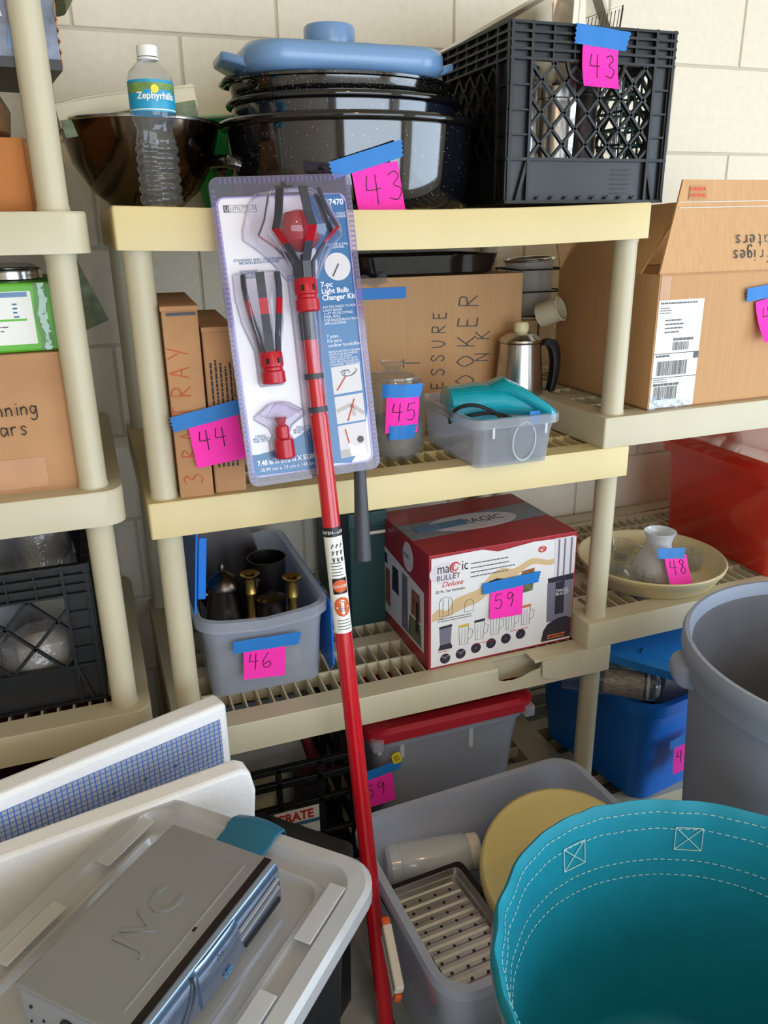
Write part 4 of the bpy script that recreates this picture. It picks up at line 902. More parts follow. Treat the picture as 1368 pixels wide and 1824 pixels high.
for k, mm in enumerate(('print_yellow', 'print_dark', 'stain', 'box_white', 'print_orange')):
    x = .066+.036*k; z = .045+.004*k
    outline(bm_, [(x,z+.04),(x+.002,z),(x+.020,z),(x+.022,z+.04)]); outline(bm_, [(x+.022,z+.034),(x+.031,z+.030),(x+.030,z+.014),(x+.021,z+.010)], closed=False)
    for q in (.007, .014): outline(bm_, [(x+q, z+.003), (x+q, z+.036)], r=.0003, closed=False)
    fp([(x-.001,z+.040),(x-.001,z+.045),(x+.023,z+.046),(x+.023,z+.041)], mm, 'mug_rim', Y0-.0005)
for k in range(6):
    MB().lathe([(.001,0),(.0115,0),(.0115,.0003),(.001,.0003)], 24).build('lid_picture', 'print_dark', bm_, loc=(.036+.035*k, Y0-.0004, .017+.0035*k+(.004 if k < 2 else .006)), rot=FR)
    if k < 2: outline(bm_, [(.028+.035*k,.027+.003*k),(.036+.035*k,.023+.003*k),(.044+.035*k,.028+.003*k)], 'print_pale', closed=False)
for x, z, w in ((.02,.038,.03),(.10,.040,.07),(.185,.052,.05)): lines(bm_, x, z, w, 1, .004, .0014, Y1, 'red_ink')
fp([(.205,.158),(.207,.185),(.237,.188),(.236,.162)], 'print_brown', 'food_picture', Y0-.0004); fp([(.204,.135),(.205,.156),(.236,.160),(.235,.138)], 'print_green', 'food_picture', Y0-.0004)
fp([(.128,.166),(.132,.176),(.150,.180),(.166,.176),(.168,.168)], 'print_dark', 'blade_picture', Y0-.0004)
# side and top print
sp = lambda pts, mat, name, k=0: MB().prism([(-.0016-k*.0003, y, z) for y, z in pts], (-.0003, 0, 0)).build(name, mat, bm_)
sp([(.02,.03),(.255,.03),(.255,.19),(.02,.165)], 'box_white', 'side_print')
for y, z, w, hh, mm in ((.03,.035,.07,.05,'print_green'),(.035,.09,.05,.06,'print_brown'),(.10,.035,.035,.13,'print_silver'),(.15,.10,.04,.06,'print_dark'),(.20,.05,.03,.09,'print_brown'),(.215,.15,.035,.025,'print_dark'),(.045,.06,.015,.07,'print_dark')):
    sp([(y,z),(y+w,z+.002),(y+w*.9,z+hh),(y+w*.1,z+hh)], mm, 'side_picture', 1)
MB().lathe([(.001,0),(.032,0),(.032,.0003),(.001,.0003)], 32, sx=.85, sy=1).build('side_logo', 'print_pale', bm_, loc=(-.0018, .10, .212), rot=(PI/2, 0, -PI/2))
text(bm_, 'MAGIC', .014, (-.0024, .115, .208), 'grey_ink', (PI/2, 0, -PI/2), 'CENTER')
tp_ = lambda pts, mat, name, k=0: MB().prism([(x, y, MH+.0005+k*.0003) for x, y in pts], (0, 0, .0003)).build(name, mat, bm_)
tp_([(.002,.085),(MW-.002,.11),(MW-.002,.20),(.002,.17)], 'box_grey', 'top_band')
MB().lathe([(.001,0),(.105,0),(.105,.0003),(.001,.0003)], 40, sy=.42).build('top_logo', 'print_pale', bm_, loc=(.165, .138, MH+.0009))
tp_([(.03,.115),(.15,.125),(.15,.158),(.03,.150)], 'box_blue', 'top_tape', 3)
text(bm_, 'MAGIC', .038, (.135, .125, MH+.0014), 'grey_ink', (0, 0, .05), sx=.9)

gc = thing('document_case', 'dark green case standing behind the blender carton', 'case', (.475, .42, Z3))
MB().box(-.055, -.14, 0, .03, .14, .268).build('case_body', 'dark_green', gc, bevel=.004); MB().box(-.058, -.143, .235, .033, .143, .272).build('lid', 'dark_green', gc, bevel=.004)
MB().tube([(-.02,-.146,.225),(.025,-.146,.225)], .004, 8).build('latch', 'bone', gc)
t = thing('cardboard_tube', 'white tube end lying on the dark green case beside the carton', 'tube', (.52, .30, Z3+.285), (math.radians(80), 0, math.radians(-60)))
MB().lathe([(.013,-.05),(.013,.05),(.011,.05),(.011,-.05),(.013,-.05)], 24).build('tube_wall', 'bone', t, smooth=True)
# ------------------------------------------------------------------ goods on the right-hand shelving
ZR2, ZR3 = Z2+.06, Z3+.06
cb = thing('cardboard_box', 'big open shipping carton with raised flaps and a white address label', 'box', (1.215, .028, ZR2), math.radians(1))
BWd, BDp, BHt = .49, .34, .258
mb = MB()
wt = .004
for x0, y0, x1, y1 in ((-.25, 0, .25, wt), (-.25, BDp-wt, .25, BDp), (-.25, wt, -.25+wt, BDp-wt), (.25-wt, wt, .25, BDp-wt)): mb.box(x0, y0, 0, x1, y1, BHt)
mb.box(-.25, 0, 0, .25, BDp, wt)
cbb = mb.build('box_body', 'card', cb)
# raised flaps: the front one tapers and leans back, the side one leans inwards, the rear one stands
MB().grid(lambda u, v: (-.25+u*.50+v*.062*(1-u)-v*.01*u, .002+.035*v+.004*math.sin(u*7)*v*(1-v)*4, BHt+.168*v), 16, 10, (0, .004, 0)).build('front_flap', 'card_flap', cb, smooth=True)
MB().grid(lambda u, v: (-.25+.085*v, .058+u*(BDp-.066), BHt+.130*v-.01*u*v), 10, 6, (.004, 0, 0)).build('side_flap', 'card_flap', cb, smooth=True)
MB().grid(lambda u, v: (-.25+u*.50, BDp-.002+.05*v, BHt+.12*v), 10, 6, (0, -.004, 0)).build('rear_flap', 'card_flap', cb, smooth=True)
MB().box(.246, .01, BHt, .25, BDp-.01, BHt+.12).build('side_flap', 'card_flap', cb)
MB().bar((-.25,-.0005,BHt),(.25,-.0005,BHt), .003, .001, (0,-1,0)).build('fold_line', 'card_old', cb)
ff = lambda x, z: (x, .002+.035*(z-BHt)/.168-.0008, z)
for z in (BHt+.118, BHt+.128): MB().tube([ff(-.20, z), ff(0, z+.002), ff(.24, z+.003)], .0008, 6).build('tape_edge', 'white_paper', cb)
mb = MB()
for x0 in (-.178, .06): mb.add([ff(x0, BHt+.133), ff(x0+.045, BHt+.134), ff(x0+.043, BHt+.158), ff(x0+.004, BHt+.157)], [(0,1,2,3)])
mb.build('tape_print_patch', 'packing_tape', cb)
for x0 in (-.174, .065):
    for dz in (.151, .140): lines(cb, x0, BHt+dz, .037, 1, .01, .006, ff(0, BHt+dz)[1]-.0006, 'orange_ink', ragged=.05)
def updown(s, x, z, hh): write(cb, s, ff(x, z), (-1, 0, 0), (0, -.2, -1), hh, 'grey_ink', .0012, adv=.75)
updown('oil friges', .068, BHt+.040, .024); updown('waters', .035, BHt+.068, .024)
lab = MB().box(-.247, -.0012, .004, -.140, -.0002, .212).build('address_label', 'white_paper', cb)
lines(lab, -.243, .206, .09, 1, .004, .003, -.0014, 'grey_ink', ragged=.05); lines(lab, -.243, .197, .03, 3, .0045, .0016, -.0014, 'grey_ink'); lines(lab, -.228, .174, .045, 4, .0075, .0028, -.0014, 'grey_ink')
lines(lab, -.205, .137, .05, 1, .004, .005, -.0014, 'grey_ink', ragged=.05); lines(lab, -.243, .106, .035, 1, .004, .004, -.0014, 'grey_ink'); lines(lab, -.243, .06, .035, 2, .004, .0014, -.0014, 'grey_ink'); lines(lab, -.243, .050, .065, 1, .004, .005, -.0014, 'grey_ink', ragged=.05)
def barcode(x, z, w, hh):
    mb = MB(); a = x
    while a < x+w:
        k = random.choice((.0006, .0012, .002)); mb.box(a, -.0016, z, a+k, -.0013, z+hh); a += k+random.choice((.0008, .0014))
    mb.build('barcode', 'grey_ink', lab)
barcode(-.205, .116, .040, .016); barcode(-.238, .068, .072, .028); barcode(-.240, .020, .055, .026)
for z in (.110, .063): MB().box(-.247, -.0016, z, -.140, -.0013, z+.0012).build('rule', 'ink', lab)
MB().box(-.152, -.0016, .098, -.140, -.0013, .110).build('mark', 'grey_ink', lab)
MB().grid(lambda u, v: (-.248+.10*u, -.0018-.001*math.sin(u*20+v*9), .001+.03*v*(1-u*.6)), 10, 4, (0, .0004, 0)).build('clear_tape', 'cellophane', cb, smooth=True)
MB().box(-.247, -.001, BHt-.045, -.224, -.0002, BHt-.002).build('brown_tape', 'packing_tape', cb)

tr = thing('serving_tray', 'round cream plastic tray holding a carafe and glass cups', 'tray', (1.135, .172, ZR3))
MB().lathe([(.001,.002),(.135,.002),(.145,0),(.150,.004),(.163,.030),(.168,.034),(.171,.044),(.169,.047),(.165,.046),(.158,.032),(.144,.010),(.135,.007),(.001,.006)], 72).build('tray_body', 'tray_cream', tr, smooth=.8)
cf = thing('carafe', 'frosted white glass carafe with flared neck on the cream tray', 'carafe', (1.118, .128, ZR3+.0075))
MB().lathe([(.03,.0),(.042,.002),(.052,.010),(.0575,.028),(.054,.040),(.034,.072),(.0285,.083),(.0275,.092),(.0325,.110),(.0365,.118),(.0345,.119),(.0305,.110),(.0255,.092),(.0265,.083),(.032,.071),(.052,.040),(.0555,.028),(.05,.012),(.03,.003)], 56, cap0=True, cap1=True).build('carafe_wall', 'frosted_white', cf, smooth=True)
def cup(label, x, y, r, hh):
    t = thing('glass_cup', label, 'cup', (x, y, ZR3+.0072), random.random()*6, 'clear glass cups on the tray')
    MB().lathe([(r*.7,0),(r*.85,.002),(r*.9,.01),(r,hh),(r*.97,hh+.001),(r*.94,hh),(r*.85,.011),(r*.7,.004)], 36, cap0=True, cap1=True).build('cup_wall', 'clear_glass', t, smooth=True)
    MB().tube(cat_rom([(r*.96,0,hh*.8),(r+.016,0,hh*.75),(r+.017,0,hh*.4),(r*.92,0,hh*.25)], 4), .0028, 8).build('handle', 'clear_glass', t, smooth=True)
cup('clear glass cup nearest the red tote', 1.228, .150, .036, .042)
cup('clear glass cup behind the frosted carafe', 1.205, .232, .034, .04)
cup('clear glass cup at the back of the tray', 1.118, .262, .034, .04)
cup('clear glass cup hidden by the post at the tray rim', 1.045, .195, .034, .04)
cup('clear glass cup lowest in front of the carafe', 1.036, .112, .032, .04)
rt_ = thing('storage_tote', 'translucent red storage tote with bowed lid', 'tote', (1.605, .225, ZR3+.0005), 0)
bin_mesh(.47, .36, .50, .385, .245, .02, .003, .006, .02, 'tote_body', 'tote_red', rt_)
A = lambda w, d, z, r=.03: ringz(rrect(w, d, r, 5, 6), z)
MB().loft([A(.53,.415,.226), A(.535,.42,.250), A(.52,.405,.256), A(.49,.375,.262), A(.46,.345,.266), A(.44,.325,.262), A(.3,.2,.264)]).build('lid', 'tote_red', rt_, smooth=.6)
MB().box(-.20, -.15, .006, .18, .12, .13).build('bundle_inside', 'red_lid', rt_, bevel=.02)

# blue totes under the right-hand shelving
bt = thing('storage_tote', 'blue plastic tote without a lid, full of odds and ends under the shelf', 'tote', (1.185, .205, .0605), math.radians(10))
bin_mesh(.37, .34, .42, .40, .285, .05, .004, .012, .03, 'tote_body', 'blue_plastic', bt)
bl_ = thing('tote_lid', 'loose blue tote lid laid across the odds and ends', 'lid', (1.160, .068, .425), (math.radians(3), math.radians(4), math.radians(-49)))
MB().loft([A(.40,.30,0,.03), A(.405,.305,.022,.03), A(.39,.29,.026,.03), A(.34,.24,.026,.03), A(.33,.23,.020,.03)], True, True).build('lid_plate', 'blue_lid', bl_, smooth=.6)
MB().box(-.07, -.115, .0195, .06, -.085, .024).build('lid_handle', 'blue_lid', bl_, bevel=.004)
br = thing('wrapped_brush', 'round bristle brush wrapped in clear film at the tote rim', 'brush', (.992, .04, .346), (0, 0, math.radians(-38)))
MB().lathe([(.020,0),(.028,.004),(.030,.03),(.031,.08),(.029,.09),(.001,.092)], 32).build('bristles', 'bristle', br, smooth=True, loc=(-.05, 0, .034), rot=(0, PI/2, 0))
MB().lathe([(.001,0),(.029,0),(.030,.006),(.001,.007)], 32).build('ferrule', 'white_plastic', br, smooth=True, loc=(.046, 0, .034), rot=(0, PI/2, 0))
MB().lathe([(.033,-.09),(.034,.05),(.035,.09),(.032,.115),(.02,.125),(.001,.120)], 20).build('film_wrap', 'cellophane', br, smooth=True, loc=(-.05, 0, .034), rot=(0, PI/2, 0))
t = thing('white_box', 'small white box sticking out of the blue tote', 'box', (1.20, .105, .248), (math.radians(14), 0, math.radians(-20)))
MB().box(-.055, -.04, 0, .055, .04, .125).build('box_body', 'white_plastic', t, bevel=.002); MB().box(-.057, -.042, .11, .057, .042, .128).build('box_lid', 'white_plastic', t, bevel=.002)
t = thing('folded_cloth', 'dark red folded cloth heaped under the blue lid', 'cloth', (1.205, .235, .075))
MB().grid(lambda u, v: (-.14+.28*u, -.09+.18*v, .24+.055*math.sin(u*PI)*math.sin(v*PI)+.012*math.sin(u*13+v*7)), 18, 14, (0, 0, -.232)).build('cloth_heap', 'cloth_dark', t, smooth=True)
t = thing('plastic_bag', 'grey green plastic bag stuffed between brush and cloth', 'bag', (1.075, .165, .075))
MB().lathe([(.02,0),(.045,.05),(.05,.2),(.046,.28),(.03,.33),(.012,.345),(.02,.36)], 20, cap0=True).build('bag_film', 'pale_green', t, smooth=True)

# ------------------------------------------------------------------ goods on the left-hand shelving
t = thing('cardboard_box', 'cardboard box with jars written on its side on the cut off shelving', 'box', (-.262, .205, ZL[1]), math.radians(2))
carton(t, .335, .33, .212, 'card_old', 'box_body')
write(t, 'Canning', (.030, -.1675, .122), (1, 0, 0), (0, 0, 1), .021, 'ink', .0009, adv=.64); write(t, 'jars', (.045, -.1675, .092), (1, 0, 0), (0, 0, 1), .022, 'ink', .0009, adv=.64)
MB().box(.045, -.1663, .008, .115, -.1655, .055).build('tape', 'packing_tape', t); MB().box(.02, -.1663, .15, .06, -.1655, .205).build('tape', 'packing_tape', t)
t = thing('green_carton', 'bright green carton with white label on the canning jar box', 'carton', (-.235, .19, ZL[1]+.2125), math.radians(2))
MB().box(-.15, -.135, 0, .150, .12, .100).build('carton_body', 'green_box', t, bevel=.004)
g = MB().box(-.12, -.1358, .012, .105, -.1350, .088).build('label_panel', 'white_paper', t)
MB().box(.045, -.1362, .080, .10, -.1357, .087).build('label_bar', 'box_blue', g); MB().box(-.12, -.1362, .080, .045, -.1357, .087).build('label_bar', 'green_box', g); MB().box(-.12, -.1362, .046, .095, -.1357, .049).build('label_bar', 'green_box', g)
lines(g, .02, .072, .035, 4, .006, .0014, -.1362, 'grey_ink'); lines(g, .02, .038, .05, 3, .006, .0014, -.1362, 'grey_ink'); lines(g, .078, .07, .008, 4, .006, .0022, -.1362, 'blue_ink')
MB().grid(lambda u, v: (.108+.018*u+.002*math.sin(v*9), -.1362-.0015*math.sin(u*PI), .002+.097*v), 3, 10, (0, .0005, 0)).build('clear_tape', 'cellophane', t, smooth=True)
for k, x in enumerate((-.155, -.245)):  # glass lids with steel bands, laid flat on the green carton
    t = thing('glass_lid', ('glass lid with steel band on the green carton beside the post', 'second glass lid on the green carton further along the shelf')[k], 'dish', (x, .16, ZL[1]+.3132), 0, 'glass lids on the green carton')
    MB().lathe([(.044,0),(.046,.001),(.046,.006),(.045,.010),(.046,.014),(.043,.016)], 48, cap0=True).build('steel_band', 'steel', t, smooth=True)
    MB().lathe([(.042,.0165),(.034,.022),(.012,.0245),(.001,.025)], 40).build('glass_dome', 'clear_glass', t, smooth=True)
t = thing('leaf_sticker', 'scrap of green printed paper caught behind the post', 'paper', (-.045, .30, ZL[1]))
MB().grid(lambda u, v: (-.02+.05*u*v, .01*math.sin(v*3), .34-.13*v+.02*u), 6, 10, (0, .0006, 0)).build('paper_scrap', 'print_green', t, smooth=True)
# top of the left-hand shelving
t = thing('cardboard_box', 'small orange brown box marked 08 beside the shelving post', 'box', (-.215, .17, ZL[0]))
carton(t, .222, .20, .098, 'card_orange', 'box_body'); text(t, '308', .016, (.045, -.1017, .076), 'ink', FR)
t = thing('plastic_bag', 'bag with colourful print on the small orange brown box', 'bag', (-.225, .165, ZL[0]+.0985))
MB().loft([[(x*s, y*s, z) for x, y in rrect(.20, .16, .05, 4, 3)] for z, s in ((0, .8), (.012, 1.0), (.045, 1.05), (.072, .9), (.082, .5))]).build('bag_film', 'picture_warm', t, smooth=True)
t = thing('picture_carton', 'torn carton with a blue colour picture above the bag', 'carton', (-.15, .145, ZL[0]+.1815), math.radians(8))
MB().box(-.13, -.11, 0, .096, .11, .095).build('carton_body', 'picture', t, bevel=.002)
MB().box(-.1305, -.1105, -.001, .0965, .1105, .012).build('dark_base', 'slot_black', t)
MB().grid(lambda u, v: (.0975+.002*math.sin(v*40), -.10+.02*u, .004+.09*v), 2, 14, (.0015, 0, 0)).build('torn_edge', 'card_orange', t)
for x, z, w, hh, mm in ((-.07,.03,.05,.03,'box_white'),(-.02,.05,.05,.03,'print_pale'),(-.09,.06,.04,.03,'print_orange'),(.03,.02,.05,.06,'box_blue')): MB().prism([(x,-.1108,z),(x+w,-.1108,z+.008),(x+w*.9,-.1108,z+hh),(x+.01,-.1108,z+hh*.8)], (0,-.0003,0)).build('printed_shape', mm, t)
t = thing('paper_bag', 'green and grey wrapper lying on the picture carton', 'wrapper', (-.095, .15, ZL[0]+.2772))
MB().loft([[(x*s, y*s, z) for x, y in rrect(.17, .15, .04, 4, 3)] for z, s in ((0, .85), (.02, 1.0), (.05, .95), (.065, .6))]).build('wrapper_body', 'print_green', t, smooth=True)
# third tier of the left-hand shelving
lc, lcf = crate('milk_crate', 'black milk crate packed with bubble wrap on the cut off shelving', (-.277, .235, ZL[2]), math.radians(0), .345, .345, .262, fine=False)
for k, (x, y, z, a, b_, c_) in enumerate(((-.33, .12, ZL[2]+.010, .085, .05, .13), (-.20, .125, ZL[2]+.010, .07, .05, .12), (-.30, .25, ZL[2]+.012, .10, .08, .30), (-.19, .28, ZL[2]+.012, .06, .06, .31))):
    t = thing('wrapped_bundle', ('fat bubble wrapped bundle behind the crate lattice', 'bubble wrapped bundle low beside the crate corner', 'tall bubble wrapped bundle rising out of the crate', 'bubble wrapped bundle leaning at the back corner of the crate')[k], 'bundle', (x, y, z), random.random(), 'bubble wrapped bundles')
    MB().loft([[(a*s*math.cos(q)*(1+.08*math.sin(5*q+zz*40)), b_*s*math.sin(q)*(1+.08*math.cos(4*q+zz*30)), zz) for q in [2*PI*i/28 for i in range(28)]] for zz, s in [(0, .7), (.02, .95), (c_*.3, 1), (c_*.6, .93), (c_*.85, .9), (c_, .5)]]).build('wrap', 'bubble_wrap', t, smooth=True)
    MB().lathe([(.3*a,.0),(.6*a,.02),(.6*a,c_*.8),(.1*a,c_*.9)], 20, cap0=True, cap1=True, sy=b_/a).build('wrapped_cup', 'cream_paper' if k % 2 else 'photo_wall', t, smooth=True)
t = thing('storage_tote', 'dark red bin on the lowest tier of the cut off shelving', 'tote', (-.32, .23, ZL[3]))
bin_mesh(.40, .34, .44, .37, .25, .03, .004, .01, .02, 'tote_body', 'dark_red', t); MB().box(-.19, -.16, .01, .19, .16, .16).build('contents', 'cloth_dark', t, bevel=.02)
# ------------------------------------------------------------------ lowest tier of the middle shelving
rl = thing('storage_tote', 'clear grey tote with red lid under the third shelf', 'tote', (.568, .262, Z4), math.radians(0))
bin_mesh(.30, .36, .35, .41, .312, .035, .003, .010, .03, 'tote_body', 'frosted', rl)
MB().loft([A(.355,.415,.296,.04), A(.39,.45,.300,.04), A(.392,.452,.322,.04), A(.375,.435,.330,.04), A(.33,.39,.331,.03), A(.32,.38,.326,.03)]).build('lid', 'red_lid', rl, smooth=.6)
for x in (-.175, .175): MB().box(x-.012, -.229, .285, x+.012, -.2, .312).build('corner_clip', 'frosted', rl, bevel=.004)
for x, hh in ((-.115, .05), (.045, .065), (-.165, .03)): MB().box(x-.005, -.2055, .29-hh, x+.005, -.1985, .29).build('rib', 'frosted_white', rl, bevel=.002)
MB().box(-.14, -.16, .006, .14, .16, .20).build('contents', 'box_grey', rl, bevel=.02)
t = thing('price_tag', 'small yellow tag stuck on the clear tote with red lid', 'tag', (.436, .0475, .322), (PI/2, math.radians(-14), 0))
MB().prism([(x, y, 0) for x, y in rrect(.020, .026, .006, 4)], (0, 0, .001)).build('tag_paper', 'yellow_tag', t); lines(t, -.006, .006, .012, 4, .004, .0016, Vector((0, 0, .0013)), 'ink', nrm=(0, 0, 1), zd=(0, 1, 0), ragged=.1)
# black office crate
kc = thing('file_crate', 'black plastic crate of odd parts with a red lettered label', 'crate', (.215, .25, Z4))
mb = MB(); WX, WYd, HH = .28, .36, .275
for y in (-WYd/2, WYd/2-.012):
    mb = MB()
    for z, th in ((.0,.012),(.085,.010),(.17,.012),(.225,.016),(HH-.012,.012)): mb.box(-WX/2, y, z, WX/2, y+.012, z+th)
    for x in (-WX/2, -.03, .055, WX/2-.012): mb.box(x, y, 0, x+.012, y+.012, HH)
    mb.build('end_frame', 'crate_black', kc, bevel=.002)
MB().box(-WX/2+.012, -WYd/2+.012, 0, WX/2-.012, WYd/2-.012, .006).build('base', 'crate_black', kc)
for x in (-WX/2, WX/2-.012):
    mb = MB()
    for z in (0, .085, .17, HH-.012): mb.box(x, -WYd/2+.012, z, x+.012, WYd/2-.012, z+.012)
    for y in (-.06, .06): mb.box(x, y, 0, x+.012, y+.012, HH)
    mb.build('side_frame', 'crate_black', kc)
lb_ = MB().box(-.04, -.1825, .100, .055, -.1802, .168).build('label', 'white_paper', kc)
text(lb_, 'CRATE', .030, (-.036, -.1828, .142), 'red_ink', FR, sx=.85, bold=.001); MB().box(-.04, -.1829, .128, .055, -.1826, .137).build('label_band', 'blue_ink', lb_)
for k, (x, y, w, d, h_, mm, lb2) in enumerate(((-.075, -.10, .10, .05, .19, 'cream_paper', 'beige folder upright in the black parts crate'), (.06, -.08, .05, .08, .16, 'print_dark', 'dark gadget inside the black parts crate'), (-.02, .06, .2, .10, .245, 'white_paper', 'white papers at the back of the parts crate'))):
    t = thing('crate_filling', lb2, 'parts', (.215+x, .25+y, Z4+.0065), random.uniform(-.08, .08))
    MB().box(-w/2, -d/2, 0, w/2, d/2, h_).build('block', mm, t, bevel=.004); MB().box(-w/2-.002, -d/2-.002, h_*.9, w/2+.002, d/2+.002, h_+.003).build('cover', mm, t, bevel=.001)
t = thing('red_tool', 'dark red hand tool slanting out of the parts crate', 'tool', (.265, .17, Z4+.0065))
MB().tube([(0,0,.02),(.02,-.02,.2),(-.01,-.01,.33)], .012, 10).build('handle', 'dark_red', t, smooth=True); MB().box(-.012, -.03, .17, .045, -.015, .215).build('head', 'dark_red', t, bevel=.004)

# ------------------------------------------------------------------ floor: foam panels, black tote, clear lid, disc changer
def local(px, py, rz): return None
f1_ = thing('foam_panel', 'white foam box panel with blue grid lining leaning rearmost', 'foam', (-.161, -.165, 0), math.radians(19), 'white foam panels')
fb = MB().box(-.26, -.02, .362, .25, .022, .632).build('foam_slab', 'foam', f1_, bevel=.008, bseg=3)
MB().box(-.25, -.0215, .38, .235, -.0195, .607).build('grid_lining', 'blue_grid', f1_)
for x in (.15, .10, .05): MB().lathe([(.001,0),(.0032,0),(.0032,.0008),(.001,.0008)], 14).build('blue_dot', 'blue_ink', f1_, loc=(x, -.0217, .558), rot=(PI/2, 0, 0))
f2_ = thing('foam_panel', 'plain white foam panel standing in front of the gridded one', 'foam', (-.075, -.262, 0), math.radians(11), 'white foam panels')
MB().loft([[(x, y, z) for x, z in ((-.28,.362),(.165,.362),(.170,.40),(.165,.45),(.168,.52),(.172,.56),(.165,.598),(.15,.606),(-.28,.606))] for y in (-.018, .018)]).build('foam_slab', 'foam', f2_, bevel=.006, bseg=2)
bk = thing('storage_tote', 'tall black plastic tote carrying the translucent lid', 'tote', (-.105, -.552, 0), math.radians(-44.5))
MB().loft([A(.27,.38,0,.03), A(.29,.40,.10,.03), A(.32,.44,.54,.03), A(.33,.45,.545,.035), A(.33,.45,.570,.035), A(.31,.43,.572,.03)]).build('tote_body', 'black_plastic', bk, smooth=.6)
for x in (-.09, 0, .09): MB().box(x-.004, .195, .05, x+.004, .212, .50).build('rib', 'black_plastic', bk)
bx_ = thing('storage_box', 'low black box on the floor behind the red pole', 'box', (.105, -.205, 0), math.radians(-45.5))
MB().loft([A(.185,.24,0,.012), A(.195,.25,.33,.012), A(.205,.26,.332,.014), A(.205,.26,.352,.014), A(.195,.25,.356,.012)]).build('box_body', 'black_plastic', bx_, smooth=.6)
MB().box(-.08, -.11, .3555, .08, .11, .3575).build('lid_panel', 'black_plastic', bx_)
sb = thing('cardboard_box', 'cardboard box underneath the white foam panels', 'box', (-.27, -.215, 0), math.radians(14))
carton(sb, .32, .20, .36, 'card_old', 'box_body')
# translucent lid with teal latches
ld = thing('tote_lid', 'translucent tote lid with teal latches carrying the silver disc changer', 'lid', (-.101, -.548, .5725), math.radians(-44.5))
LW, LD = .375, .52
def LR(w, d, z, r=.05): return ringz(rrect(w, d, r, 7, 6), z)
MB().loft([LR(LW,LD,0), LR(LW,LD,.020), LR(LW-.012,LD-.012,.026), LR(LW-.05,LD-.05,.027,.04), LR(LW-.062,LD-.062,.014,.035), LR(LW-.10,LD-.10,.013,.03), LR(LW-.108,LD-.108,.020,.028), LR(LW-.118,LD-.118,.020,.026), LR(LW-.126,LD-.126,.012,.024)], False, True).build('lid_plate', 'frosted_lid', ld, smooth=.5)
def latch(y, s):
    mb = MB(); n = 10
    prof = [(s*(LD/2-.060), .0275), (s*(LD/2-.05), .029), (s*(LD/2-.03), .030), (s*(LD/2-.024), .034), (s*(LD/2-.010), .033), (s*(LD/2+.004), .026), (s*(LD/2+.008), .010), (s*(LD/2+.006), -.02)]
    mb.grid(lambda u, v: ((u-.5)*(.074-.006*abs(v-.5)), prof[int(round(v*7))][0]+.004*math.cos((u-.5)*PI)*s, prof[int(round(v*7))][1]+.002*math.cos((u-.5)*PI)), 8, 7, (0, 0, -.004))
    return mb.build('latch', 'teal_latch', ld, smooth=True)
latch(0, 1); latch(0, -1)
for s in (-1, 1):
    for y in (-.16, 0, .16): MB().box(s*(LW/2-.040)-.010, y-.045, .0262, s*(LW/2-.040)+.012, y+.045, .0282).build('lid_pad', 'frosted_lid', ld, bevel=.003)
jv = thing('disc_changer', 'silver car compact disc changer on the translucent lid', 'disc changer', (-.066, -.535, .594), math.radians(-45))
# local: x across (towards the faceplate +x), y along the long side
JX, JY, JH = .148, .243, .066
MB().box(-JX/2, -JY/2, .002, JX/2-.012, JY/2, JH-.003).build('chassis', 'silver_side', jv, bevel=.002)
jt = MB().box(-JX/2-.002, -JY/2-.002, JH-.006, JX/2-.012, JY/2+.002, JH).build('top_cover', 'silver_paint', jv, bevel=.0022)
jlog = text(jt, 'JVC', .050, (.012, -.048, JH-.0004), 'silver_paint', (0, 0, PI/2), sx=1.15, thick=.0016, name='embossed_logo')
MB().box(JX/2-.028, -JY/2+.02, JH-.0005, JX/2-.0265, JY/2-.02, JH+.0008).build('crease', 'emboss', jt); MB().box(JX/2-.0265, .0, JH-.0005, JX/2-.023, .006, JH+.0004).build('notch', 'slot_black', jt)
for y, z, r_ in ((-.06,.04,.0022),(-.045,.028,.0016),(-.064,.018,.0016),(.02,.045,.0016)): MB().cyl((y, -JY/2-.0012, z), (y, -JY/2+.001, z), r_, n=10).build('screw', 'slot_black', jv)
MB().cyl((-.01, -JY/2-.0012, .036), (-.01, -JY/2+.001, .036), .011, n=24).build('vent_hole', 'slot_black', jv)
# faceplate in profile: dark strip, bright rounded edge, hollow front with sliding door
pf = [(JX/2-.012,.004),(JX/2+.004,.004),(JX/2+.0075,.012),(JX/2+.0065,.040),(JX/2+.0055,.056),(JX/2+.002,.063),(JX/2-.004,.0655),(JX/2-.012,.0655)]
MB().loft([[(x, y, z) for x, z in pf] for y in (-JY/2, -JY/4, 0, JY/4, JY/2)]).build('faceplate', 'silver_front', jv, smooth=.5)
MB().box(JX/2-.0125, -JY/2, JH-.0012, JX/2-.003, JY/2, JH+.0006).build('top_strip', 'dark_metal', jv)
MB().loft([[(x+.0035*k, y, z*.95+.002) for x, z in pf[1:6]]+[(JX/2, y, .058), (JX/2, y, .01)] for y, k in ((-.035, .6), (-.02, 1), (.02, 1), (.035, .6))]).build('sliding_door', 'silver_front', jv, smooth=.5)
MB().tube(cat_rom([(JX/2+.006,-.042,.060),(JX/2+.0092,-.044,.045),(JX/2+.0095,-.052,.028),(JX/2+.0095,-.062,.016),(JX/2+.008,-.063,.006)], 5), .0012, 6).build('door_seam', 'slot_black', jv)
MB().box(JX/2+.0062, .045, .012, JX/2+.0088, JY/2-.004, .018).build('disc_slot', 'slot_black', jv)
for z in (.044, .032): MB().bar((JX/2+.0085,.036,z),(JX/2+.0085,JY/2-.006,z+.004), .0035, .003, (1,0,0)).build('groove', 'emboss', jv)
